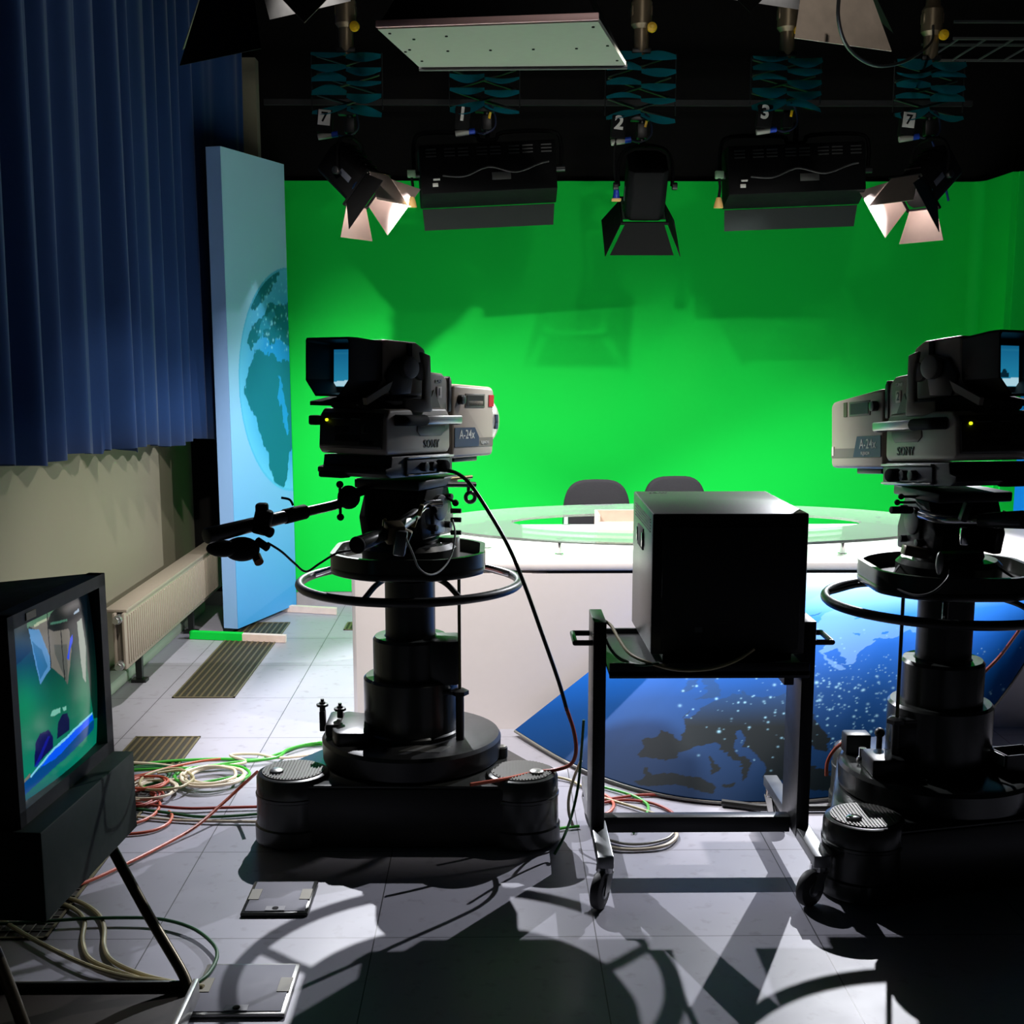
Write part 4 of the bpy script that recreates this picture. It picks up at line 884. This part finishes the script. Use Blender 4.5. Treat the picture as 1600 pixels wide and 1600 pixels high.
HX = [P(542, 120, Y=YH).x, P(757, 120, Y=YH).x, P(1001, 120, Y=YH).x, P(1228, 120, Y=YH).x, P(1452, 120, Y=YH).x]
HT = [(80, 172), (70, 167), (80, 180), (84, 163), (90, 174)]
HZ = [P(800, a, Y=YH).z for a, b in HT]; HB = [P(800, b, Y=YH).z for a, b in HT]
for x, z, zl, n_, pl, lb in zip(HX, HZ, HB, '71237', (1, 0, 0, 0, 1), (
        'teal pantograph hanger with a white 7 plate, leftmost of the row', 'teal pantograph hanger marked 1 above the left softlight', 'teal pantograph hanger marked 2 above the spotlight that points away',
        'teal pantograph hanger marked 3 above the right softlight', 'teal pantograph hanger with a white 7 plate, rightmost of the row')): pantograph(x, z, z-zl, lb, n_, pl)
# grid pipes
for y, z, lb in ((YH, 3.22, 'black pipe of the lighting grid carrying the row of pantograph hangers'), (4.5, 3.38, 'black pipe of the lighting grid carrying the front lamps')):
    tag(MB().cyl((-1.8, y, z), (3.2, y, z), .024, seg=16).build('grid_pipe', BLM), lb, 'pipe')
tag(MB().box((.7, 7.55, 2.93), (4.0, .03, .03)).build('curtain_track', mat('dim track', (12, 12, 12), .7)), 'thin dark rail above the green screen', 'rail')

# ------------------------------------------------------------------ lamps
def fresnel(lens, d, label, s=1.0, open_=(38, 38, 38, 38), yoke_top=None, lensmat=None, roll=0, dl=(.15, .15, .15, .15), dark=(0,), pale=None):
    """housing behind the lens point, four barn doors before it"""
    d = Vector(d).normalized(); M3 = dirM(d) @ Euler((0, roll, 0)).to_matrix()
    t = thing('fresnel_lamp', label, 'studio lamp', tuple(lens), tuple(M3.to_euler()), group='lamps with barn doors')
    bl = mat('lamp housing black', (4, 4, 5), .7, .0, .1)
    h = MB(); poly = [(-.085, -.07), (-.085, .05), (-.05, .09), (.05, .09), (.085, .05), (.085, -.07), (.06, -.09), (-.06, -.09)]
    XZ = Matrix(((1,0,0,0),(0,0,1,0),(0,1,0,0),(0,0,0,1)))
    h.prism([(x*s, z*s) for x, z in poly], -.25*s, -.015*s, XZ, bev=.008); h.build('housing', bl, t)
    for k in range(5): MB().box((0, (-.07-.036*k)*s, .094*s), (.10*s, .008, .012), None, .001).build('cooling_fin', bl, t)
    for x in (-1, 1): MB().box((x*.0865*s, -.10*s, .0), (.003, .07*s, .028*s), None, .001).build('side_label', mat('lamp label', (70, 74, 84), .5), t)
    MB().lathe([(.070*s, -.02), (.082*s, -.02), (.088*s, .0), (.088*s, .012), (.078*s, .012), (.072*s, .0)], (0, 0, 0), 40, Matrix.Translation((0, -.03, 0)) @ Euler((-PI/2, 0, 0)).to_matrix().to_4x4()).build('lens_ring', CHR, t)
    MB().lathe([(0, .02), (.03*s, .017), (.055*s, .009), (.074*s, -.004), (.074*s, -.01), (0, -.01)], (0, 0, 0), 36, Matrix.Translation((0, -.04, 0)) @ Euler((-PI/2, 0, 0)).to_matrix().to_4x4()).build('lens', lensmat or mat('dark fresnel lens', (60, 64, 66), .1, 0, .8), t)
    fr = MB()
    for sx in (-1, 1): fr.box((sx*.098*s, -.012, 0), (.010, .012, .205*s)); fr.box((0, -.012, sx*.098*s), (.205*s, .012, .010))
    fr.build('door_frame', bl, t)
    for k, (dx, dz) in enumerate(((0, 1), (1, 0), (0, -1), (-1, 0))):
        a = R(open_[k]); n = Vector((dx, 0, dz)); tg = Vector((dz, 0, -dx)); o = n*.098*s+Vector((0, -.006, 0)); out = n*math.sin(a)+Vector((0, math.cos(a), 0)); L_ = dl[k]*s
        nn = out.cross(tg)*.0012
        i0, i1 = .085*s, (.085+.055)*s
        p = [o-tg*i0, o+tg*i0, o+out*L_+tg*i1, o+out*L_-tg*i1]
        MB().hexa([*(q-nn for q in p), *(q+nn for q in p)]).build('barn_door', (pale or SILV) if k not in dark else mat('barn door black', (5, 5, 5), .7, 0, .1), t)
    if yoke_top is not None:
        c = Vector(lens)-d*.13*s; rx = M3 @ Vector((1, 0, 0)); rx.z = 0; rx.normalize(); top = Vector(yoke_top)
        w = .115*s; pts = [c-rx*w, c-rx*w+Vector((0, 0, .10)), Vector((c.x, c.y, top.z-.02))-rx*(w*.75), Vector((c.x, c.y, top.z))-rx*.03, Vector((c.x, c.y, top.z))+rx*.03, Vector((c.x, c.y, top.z-.02))+rx*(w*.75), c+rx*w+Vector((0, 0, .10)), c+rx*w]
        yk = MB().tube(pts, .0085, 8, sm=3).build('yoke', bl, t, True)
        MB().cyl(Vector((c.x, c.y, top.z)), top+Vector((0, 0, .02)), .012, seg=10).build('yoke_spigot', bl, yk, True)
        for s_ in (-1, 1): MB().cyl(c+rx*w*s_, c+rx*(w+.025)*s_, .018, seg=14, bev=.003).build('yoke_knob', BLK, yk, True)
    return t
GLOW = mat('lit lens glass', (200, 195, 185), .1, 0, .9)
fresnel(L7L, D7L, 'black lamp with open barn doors hanging under the left 7 plate', 1.0, (-20, 30, 48, 26), (HX[0]+.01, YH, 2.55), GLOW, dark=(1,))
fresnel(L7R, D7R, 'black lamp with pale open barn doors hanging under the right 7 plate', 1.0, (-15, 26, 48, 30), (HX[4]+.01, YH, 2.55), GLOW, dark=(3,))
c2 = P(1005, 325, Y=6.42); fresnel(c2+Vector((0, .02, -.02)), (0, .62, -.78), 'black lamp with closed dark barn doors hanging under number 2, seen from behind', 1.12, (22, 26, 4, 26), (HX[2]+.01, YH, 2.52), dark=(0, 1, 2, 3))
l2 = bpy.context.scene.objects[-1]
pl = P(963, 300, Y=6.36); t = thing('power_plug', 'blue and cream power plug dangling left of the lamp under number 2', 'plug', tuple(pl))
MB().tube([pl+Vector((.0, .0, .30)), pl+Vector((-.012, 0, .15)), pl+Vector((0, 0, .02))], .006, 6).build('cord', BLM, t, True)
MB().lathe([(0, .015), (.012, .015), (.016, -.02), (.018, -.03), (0, -.03)], seg=14).build('blue_body', BLU, t)
MB().box((0, 0, -.037), (.045, .03, .014), None, .003).build('cream_cap', CRM, t)
def softlight(cx_px, cy_px, label, roll, yawd, top, number_labels):
    c = P(cx_px, cy_px, Y=6.42)
    Mx = Euler((R(-7), roll, yawd)).to_matrix()
    t = thing('softlight', label, 'studio lamp', tuple(c), tuple(Mx.to_euler()), group='long black softlights')
    bl = MATS['lamp housing black']
    # y forward (away from the room), housing tapers to the back
    MB().hexa([(-.325, -.09, -.115), (.325, -.09, -.115), (.335, .11, -.14), (-.335, .11, -.14), (-.325, -.09, .115), (.325, -.09, .115), (.335, .11, .14), (-.335, .11, .14)], bev=.006).build('housing', bl, t)
    MB().hexa([(-.325, .10, -.145), (.325, .10, -.145), (.32, .16, -.235), (-.32, .16, -.235), (-.325, .103, -.143), (.325, .103, -.143), (.32, .163, -.233), (-.32, .163, -.233)]).build('lower_visor', mat('dark green grey visor', (10, 18, 15), .6, 0, .2), t)
    MB().box((0, .112, 0), (.62, .004, .22), None, .001).build('diffuser', mat('unlit diffuser', (120, 120, 118), .6), t)
    for k in range(8):
        v = MB()
        for j in range(3): v.box((-.27+k*.077+(.012 if k % 2 else 0), -.092, .092-j*.016), (.05, .004, .006))
        v.build('vent_louvre', DRK, t)
    MB().box((.06, -.092, -.045), (.09, .004, .035), None, .001).build('rating_plate', mat('rating plate grey', (70, 70, 68), .5), t)
    MB().box((-.25, -.092, -.05), (.032, .004, .009), None, .001).build('white_sticker', WPL, t)
    MB().box((-.257, -.092, -.075), (.026, .004, .017), None, .001).build('white_sticker', WPL, t)
    MB().tube([(-.22, -.10, -.035), (-.12, -.11, -.045), (-.03, -.10, -.01), (.02, -.10, -.005), (.13, -.11, -.035), (.24, -.10, .0), (.29, -.10, .01)], .004, 6).build('cord', mat('dull grey cord', (50, 50, 50), .6), t)
    rx = Mx @ Vector((1, 0, 0)); tz = top
    A, B = c-rx*.355, c+rx*.355; T0 = Vector((c.x, c.y-.02, tz)); u = Vector((0, 0, 1))
    yk = MB().tube([A, A+u*(tz-A.z-.05), A.lerp(B, .07)+u*(tz-A.lerp(B, .07).z), T0-rx*.07, T0-rx*.04-u*.03, T0+rx*.04-u*.03, T0+rx*.07, A.lerp(B, .93)+u*(tz+rx.z*.3-A.lerp(B, .93).z), B+u*(tz-B.z-.05+rx.z*.3), B], .010, 8, sm=3).build('yoke', bl, t, True)
    MB().cyl(T0-u*.03, T0+u*.06, .012, seg=10).build('yoke_spigot', bl, yk, True)
    for Q, s in ((A, -1), (B, 1)): MB().cyl(Q-rx*s*.03, Q+rx*s*.02, .016, seg=14).build('yoke_knob', DRK, yk, True)
    q = A+Vector((-.01, -.04, -.0))
    MB().box(q, (.04, .03, .035), None, .003).build('pale_connector', mat('pale green connector', (130, 160, 130), .5), t, True)
    MB().tube([q-u*.015, q+Vector((.005, 0, -.06)), q+Vector((0, 0, -.11))], .007, 6).build('plug_lead', BLM, t, True)
    MB().lathe([(0, .02), (.012, .018), (.02, -.01), (.024, -.03), (0, -.03)], q+Vector((0, 0, -.125)), 14).build('cream_plug', CRM, t, True)
    return t
softlight(762, 268, 'long black softlight under number 1, seen from behind against the green screen', R(-3), R(3), 2.585, 1)
softlight(1240, 270, 'long black softlight under number 3, seen from behind against the green screen', R(-2), R(-3), 2.575, 1)
# front lamps above the frame
fresnel(LA, (TA-LA), 'dark lamp at the top left corner with barn doors hanging into view', 1.45, (-4, 48, 52, 48), (LA.x, LA.y-.15, 3.33), GLOW, dl=(.17, .15, .16, .15), dark=(0, 2))
fresnel(LB, (TB-LB), 'lamp at the top right with a pale scratched barn door hanging into view', 1.45, (0, 48, 52, 48), (LB.x, LB.y-.15, 3.33), GLOW, dl=(.17, .15, .17, .15), dark=(0, 1, 3), pale=mat('scratched pale door', (205, 188, 170), .5, .1, .5, .25, 18))
# big flat softbox at the top centre
def flat_box():
    z = 2.60; q = [P(588, 44, Z=z), P(936, 32, Z=z), P(980, 102, Z=z-.01), P(655, 105, Z=z-.01)]
    c = sum(q, Vector())/4; t = thing('overhead_softbox', 'large flat overhead lamp box with a pale riveted underside at the top centre', 'studio lamp', tuple(c))
    up = Vector((0, 0, .26))
    MB().hexa([*(v.lerp(c, .015)+Vector((0, 0, .012)) for v in q), *(v.lerp(c, .35)+up for v in q)], bev=.006).build('housing', MATS['lamp housing black'], t, True)
    MB().hexa([*(v.lerp(c, .01)-Vector((0, 0, .003)) for v in q), *(v.lerp(c, .01)+Vector((0, 0, .012)) for v in q)]).build('underside_panel', mat('pale sheet metal', (140, 140, 130), .55, .1, .4, .03), t, True)
    f = (q[1]-q[0]).normalized(); n = Vector((f.y, -f.x, 0))
    MB().hexa([q[0]+n*.012-up*0, q[1]+n*.012, q[1], q[0], q[0]+n*.012+Vector((0, 0, .022)), q[1]+n*.012+Vector((0, 0, .022)), q[1]+Vector((0, 0, .022)), q[0]+Vector((0, 0, .022))], bev=.003).build('front_lip', mat('pink lit lip metal', (235, 190, 186), .5, 0), t, True)  # pink light on the lip edge is put into its colour
    f2 = (q[2]-q[3]).normalized()
    MB().cyl(q[3]+Vector((0, 0, -.004)), q[2]+Vector((0, 0, -.004)), .010, seg=10).build('rear_rod', BLK, t, True)
    for u, v in [(k/5+.02, .55) for k in range(5)]+[(.12, .25), (.28, .2), (.04, .1), (.96, .1), (.97, .5), (.97, .85), (.05, .5), (.05, .8)]:
        p = q[0].lerp(q[1], u).lerp(q[3].lerp(q[2], u), v)-Vector((0, 0, .003))
        MB().cyl(p, p-Vector((0, 0, .003)), .005, seg=10).build('rivet', BLM, t, True)
    for k in (.25, .75): p = q[0].lerp(q[1], k).lerp(q[3].lerp(q[2], k), .5); MB().cyl(p+up*.9, Vector((p.x, p.y, ZC-.0)), .014, seg=10).build('drop_rod', BLM, t, True)
flat_box()
# loop of cable, cable tray
a = [P(1314, -30, Y=4.05), P(1310, 30, Y=4.10), P(1328, 78, Y=4.25), P(1372, 103, Y=4.6), P(1420, 93, Y=5.3), P(1455, 66, Y=6.2), P(1458, 40, Y=6.33)]
tag(MB().tube(a, .006, 8).build('hanging_cable', mat('black lamp cable', (46, 44, 42), .45)), 'black lamp cable hanging in a wide loop at the top right', 'cable')
t = thing('cable_tray', 'dim wire cable tray near the ceiling at the top right corner', 'cable tray', (2.75, 7.0, 3.10))
for y in (-.25, .25): MB().box((0, y, 0), (.9, .012, .012)).box((0, y, .08), (.9, .012, .012)).build('tray_rail', mat('zinc wire', (120, 122, 120), .4, .7), t)
for k in range(7): MB().box((-.42+k*.14, 0, 0), (.008, .5, .008)).build('tray_rung', MATS['zinc wire'], t)

# ------------------------------------------------------------------ cables
CM = {'green': mat('green cable', (60, 165, 50), .4, 0, .4), 'dgreen': mat('dark green cable', (24, 84, 44), .45, 0, .4), 'white': mat('cream white cable', (218, 205, 180), .45), 'beige': mat('beige cable', (170, 158, 118), .45),
      'orange': mat('orange cable', (190, 84, 56), .45), 'red': mat('brick red cable', (150, 52, 40), .45), 'black': mat('black cable', (20, 20, 20), .4), 'grey': mat('grey cable', (120, 120, 116), .4)}
def gc(col, pts, label, r=.0055, z=.008, closed=False, name='cable'):
    q = []
    for p in pts:
        zz = p[2] if len(p) > 2 else z+random.uniform(-.001, .002)
        q.append(P(p[0], p[1], Z=zz))
    return tag(MB().tube(q, r, 8, closed).build(name, CM[col]), label, 'cable', 'loose cables on the floor')
def coil(col, px, py, r, n, label, z=.008, sq=1, rr=.0055, seed=1, tail=None):
    c = P(px, py, Z=z); rs = random.Random(seed); q = []
    for k in range(n*14+4):
        a = k/14*2*PI; rr_ = r*(1+.12*math.sin(a*.37+seed)+.05*rs.uniform(-1, 1)); q.append(Vector((c.x+rr_*math.cos(a+seed)+.012*math.sin(a*.21), c.y+sq*rr_*math.sin(a+seed)+.02*math.cos(a*.17), z+.0035*k/14)))
    if tail: q += [P(*p, Z=z) for p in tail]
    return tag(MB().tube(q, rr, 8, sm=3).build('coiled_cable', CM[col]), label, 'cable', 'loose cables on the floor')
gc('green', [(150, 1203), (205, 1196), (270, 1189), (340, 1186), (400, 1187), (440, 1176), (470, 1166), (515, 1162)], 'bright green cable running from the cable tangle to the left pedestal', .006)
gc('green', [(160, 1210), (215, 1203), (300, 1200), (360, 1192), (430, 1184), (452, 1170), (500, 1160), (530, 1172)], 'green cable lying just in front of the other bright green one behind the pedestal', .006, .02)
gc('white', [(150, 1190), (230, 1193), (300, 1200), (350, 1197), (385, 1190), (360, 1180), (400, 1178), (440, 1184), (510, 1176)], 'cream cable with a kink running back towards the left pedestal', .006, .016)
gc('orange', [(150, 1222), (215, 1212), (262, 1200), (310, 1190), (345, 1186)], 'orange cable lying across the top of the cable tangle', .005, .026)
coil('white', 334, 1214, .105, 4, 'cream cable coiled in wide loops at the right of the tangle', .02, .95, .0058, 2, [(290, 1216), (240, 1222), (205, 1232)])
coil('green', 326, 1214, .125, 2, 'green cable looped around the cream coil', .014, .85, .0055, 5, [(260, 1232), (205, 1226)])
coil('beige', 257, 1221, .085, 1, 'beige cable in one large ring in the middle of the tangle', .032, 1.25, .005, 1)
coil('orange', 225, 1225, .07, 2, 'rusty orange cable looped beside the foreground monitor', .03, 1, .005, 3)
coil('white', 232, 1236, .09, 2, 'cream cable looped close to the foreground monitor', .02, 1.2, .005, 8)
coil('dgreen', 222, 1214, .10, 3, 'dark green cable coiled under the cream loops', .01, 1, .0055, 4)
coil('red', 218, 1248, .06, 2, 'brick red cable bunched at the front of the tangle', .012, 1.4, .005, 6)
gc('red', [(190, 1252), (235, 1258), (290, 1263), (345, 1262), (420, 1260)], 'brick red cable running flat under the left pedestal', .0055, .012)
gc('dgreen', [(200, 1262), (262, 1270), (310, 1276), (360, 1275), (420, 1270)], 'dark green cable beside the brick red one under the left pedestal')
gc('white', [(215, 1276), (270, 1281), (330, 1283), (420, 1284)], 'pale cable running under the left pedestal, nearest to the viewer')
gc('orange', [(175, 1293), (215, 1285), (240, 1273), (250, 1258), (244, 1248), (236, 1240)], 'orange cable curling up in a small hook beside the foreground monitor')
gc('orange', [(165, 1300), (200, 1303), (238, 1298), (262, 1287), (269, 1275), (264, 1268)], 'orange cable curling around in a wide hook near the mesh grate')
gc('orange', [(60, 1402), (98, 1392), (150, 1372), (205, 1346), (260, 1318), (305, 1292, .02), (345, 1258, .05), (380, 1226, .10), (402, 1206, .17)], 'long orange cable stretched from the mesh grate up to the left pedestal', .0055)
gc('beige', [(75, 1410), (100, 1403), (130, 1412), (155, 1430), (163, 1452), (163, 1480), (178, 1503), (225, 1524), (285, 1538), (322, 1545)], 'beige cable bending from the mesh grate to the floor box, right of its pair', .0065)
gc('beige', [(60, 1408), (88, 1410), (115, 1420), (132, 1438), (129, 1470), (140, 1498), (175, 1515), (225, 1532), (262, 1549)], 'beige cable bending from the mesh grate to the stand, left of its pair', .0065)
gc('beige', [(-30, 1415), (10, 1442), (60, 1472), (130, 1506), (190, 1525), (250, 1533), (318, 1542)], 'beige cable running straight from the left edge to the floor box', .0065, .016)
gc('dgreen', [(-30, 1445), (50, 1441), (120, 1436), (190, 1434), (250, 1436), (300, 1450), (332, 1474), (339, 1495), (325, 1522), (300, 1540), (272, 1556)], 'green cable in a big open loop before the monitor stand', .005, .018)
gc('red', [(925, 1252), (960, 1247), (1005, 1242), (1060, 1244), (1110, 1251), (1150, 1257), (1190, 1262)], 'brick red cable running along the foot of the blue map panel')
gc('black', [(1128, 1254), (1160, 1258), (1200, 1262), (1300, 1262)], 'thick dark cable sleeve at the foot of the blue map panel', .013, .016, name='cable_sleeve')
gc('green', [(940, 1229), (970, 1237), (995, 1246), (1012, 1258), (1010, 1272), (998, 1282), (990, 1300)], 'green cable hooking down behind the trolley crossbar')
gc('beige', [(930, 1243), (960, 1252), (1000, 1264), (1040, 1278), (1062, 1292)], 'beige cable slanting behind the trolley crossbar')
gc('orange', [(930, 1236), (950, 1245), (959, 1258), (950, 1270), (930, 1275)], 'orange cable in a small loop beside the left trolley upright')
gc('red', [(925, 1258), (970, 1250), (1015, 1254), (1045, 1266), (1058, 1280), (1062, 1296)], 'brick red cable curving down to the trolley crossbar')
gc('white', [(930, 1316), (965, 1326), (1005, 1327), (1040, 1321), (1057, 1308), (1055, 1298)], 'cream cable in a shallow arc under the trolley crossbar', .006)
gc('grey', [(935, 1308), (975, 1318), (1010, 1318), (1040, 1311), (1052, 1302)], 'grey cable just inside the cream arc under the trolley crossbar', .005)
gc('beige', [(870, 1214), (890, 1219), (905, 1226), (930, 1238)], 'olive cable passing behind the right lobe of the left pedestal')
gc('green', [(868, 1296), (885, 1293), (905, 1291)], 'short piece of green cable between the left pedestal and the trolley')
# hanging cables
def hc(col, pts, label, r=.005, name='hanging_cable', grp=None):
    q = [P(p[0], p[1], Y=p[2]) for p in pts]; return tag(MB().tube(q, r, 8).build(name, CM[col] if isinstance(col, str) else col), label, 'cable', grp)
hc('black', [(698, 735, 4.08), (715, 740, 4.05), (735, 757, 4.0), (765, 802, 3.95), (795, 855, 3.9), (820, 915, 3.88), (845, 985, 3.86), (872, 1062, 3.86), (886, 1110, 3.86)], 'black camera cable hanging in a long arc from the left television camera', .0062, 'camera_cable')
hc('orange', [(884, 1104, 3.86), (896, 1140, 3.86), (900, 1172, 3.86), (893, 1193, 3.88), (872, 1202, 3.93), (835, 1207, 3.93), (790, 1217, 3.86), (735, 1226, 3.80)], 'reddish cable end curling onto the left pedestal deck', .0062, 'camera_cable')
hc('dgreen', [(912, 1125, 3.95), (908, 1180, 3.95), (903, 1230, 3.92), (893, 1275, 3.87), (880, 1310, 3.80), (866, 1335, 3.77)], 'dark green cable hanging beside the left trolley upright', .0045)
hc('white', [(908, 1188, 3.96), (897, 1215, 3.96), (889, 1245, 3.95), (889, 1270, 3.93), (895, 1290, 3.92)], 'cream cable hanging beside the left trolley upright', .005)
hc('beige', [(941, 968, 3.80), (955, 978, 3.76), (968, 1000, 3.68), (985, 1022, 3.60), (1015, 1036, 3.535), (1060, 1047, 3.53), (1110, 1045, 3.53), (1150, 1032, 3.53), (1178, 1014, 3.55)], 'beige power cable drooping across the front of the trolley shelf', .005)
hc('dgreen', [(944, 985, 3.74), (952, 1010, 3.66), (970, 1030, 3.60), (1000, 1039, 3.54), (1030, 1036, 3.53)], 'dark green cable lying beside the beige one on the trolley shelf', .005)
hc('black', [(418, 848, 3.68), (440, 862, 3.70), (460, 880, 3.74), (478, 893, 3.78), (500, 880, 3.80), (525, 865, 3.82), (548, 860, 3.84)], 'thin black control cable from the zoom control to the steering ring', .0035, 'control_cable')
hc(CM['grey'], [(634, 840, 3.68), (645, 865, 3.70), (655, 888, 3.72), (672, 898, 3.76), (690, 890, 3.84), (705, 868, 3.92), (711, 835, 3.98), (707, 812, 4.02)], 'thin grey control cable drooping before the left camera tray', .003, 'control_cable')
hc('orange', [(1291, 1212, 3.95), (1293, 1190, 3.95), (1305, 1170, 3.95), (1325, 1157, 3.93), (1355, 1149, 3.90)], 'reddish cable arching over the rear lobe of the right pedestal', .006)
hc('orange', [(1533, 1055, 3.95), (1560, 1028, 3.95), (1580, 1002, 3.9), (1610, 960, 3.8)], 'reddish cable rising to the right behind the right pedestal column', .0055)
hc('black', [(1405, 884, 3.80), (1395, 900, 3.74), (1400, 918, 3.66), (1430, 930, 3.58), (1458, 925, 3.54), (1480, 905, 3.54), (1484, 890, 3.55)], 'thin dark control cable drooping under the right camera head', .0035, 'control_cable')
hc('black', [(1558, 885, 3.70), (1580, 900, 3.66), (1610, 913, 3.6)], 'thin dark cable leaving the right camera head to the right', .004, 'control_cable')
hc(mat('blue lamp lead', (24, 60, 140), .5), [(1455, 213, 6.36), (1462, 240, 6.34), (1472, 268, 6.32), (1478, 295, 6.30), (1482, 314, 6.3)], 'blue lead hanging beside the rightmost lamp', .006)

# flood lamp added above the viewer, out of view, to brighten the hangers
t = thing('added_flood', 'small black flood lamp added on the ceiling above the viewer, out of view', 'studio lamp', tuple(LW))
Mf = dirM(TW-LW).to_4x4(); Mf.translation = LW
b = MB(); b.lathe([(0, -.16), (.06, -.16), (.075, -.12), (.075, -.01), (.07, -.01), (.07, -.02), (0, -.02)], (0, 0, 0), 28, Mf @ Euler((-PI/2, 0, 0)).to_matrix().to_4x4()); b.build('housing', BLK, t, True)
MB().cyl(LW-(TW-LW).normalized()*.08, Vector((LW.x, LW.y, ZC)), .012, seg=10).build('bracket', BLK, t, True)
# ------------------------------------------------------------------ lamps' light
def spot(name, loc, target, power, size, r=.04, col=(1, .95, .9), blend=.25):
    l = bpy.data.lights.new(name, 'SPOT'); l.energy = power; l.spot_size = R(size); l.shadow_soft_size = r; l.color = col; l.spot_blend = blend
    o = bpy.data.objects.new(name, l); COL.objects.link(o); o.location = loc
    o.rotation_euler = (Vector(target)-Vector(loc)).to_track_quat('-Z', 'Y').to_euler(); return o
spot('key_beam', LA, TA, 480, 100, .04, blend=.4)
spot('key_beam', LB, TB, 220, 100, .04, blend=.4)
spot('added_flood_beam', LW, TW, 95, 46, .05, blend=.9)  # beam of the added, unseen flood lamp
spot('back_beam', L7L, L7L+Vector(D7L)*3, 460, 120, .014, (.93, .94, 1))
spot('back_beam', L7R, L7R+Vector(D7R)*3, 460, 120, .014, (.93, .94, 1))
w = bpy.data.worlds.new('studio_dark'); scene.world = w; w.use_nodes = True
w.node_tree.nodes['Background'].inputs[0].default_value = (.6, .7, .7, 1); w.node_tree.nodes['Background'].inputs[1].default_value = .003
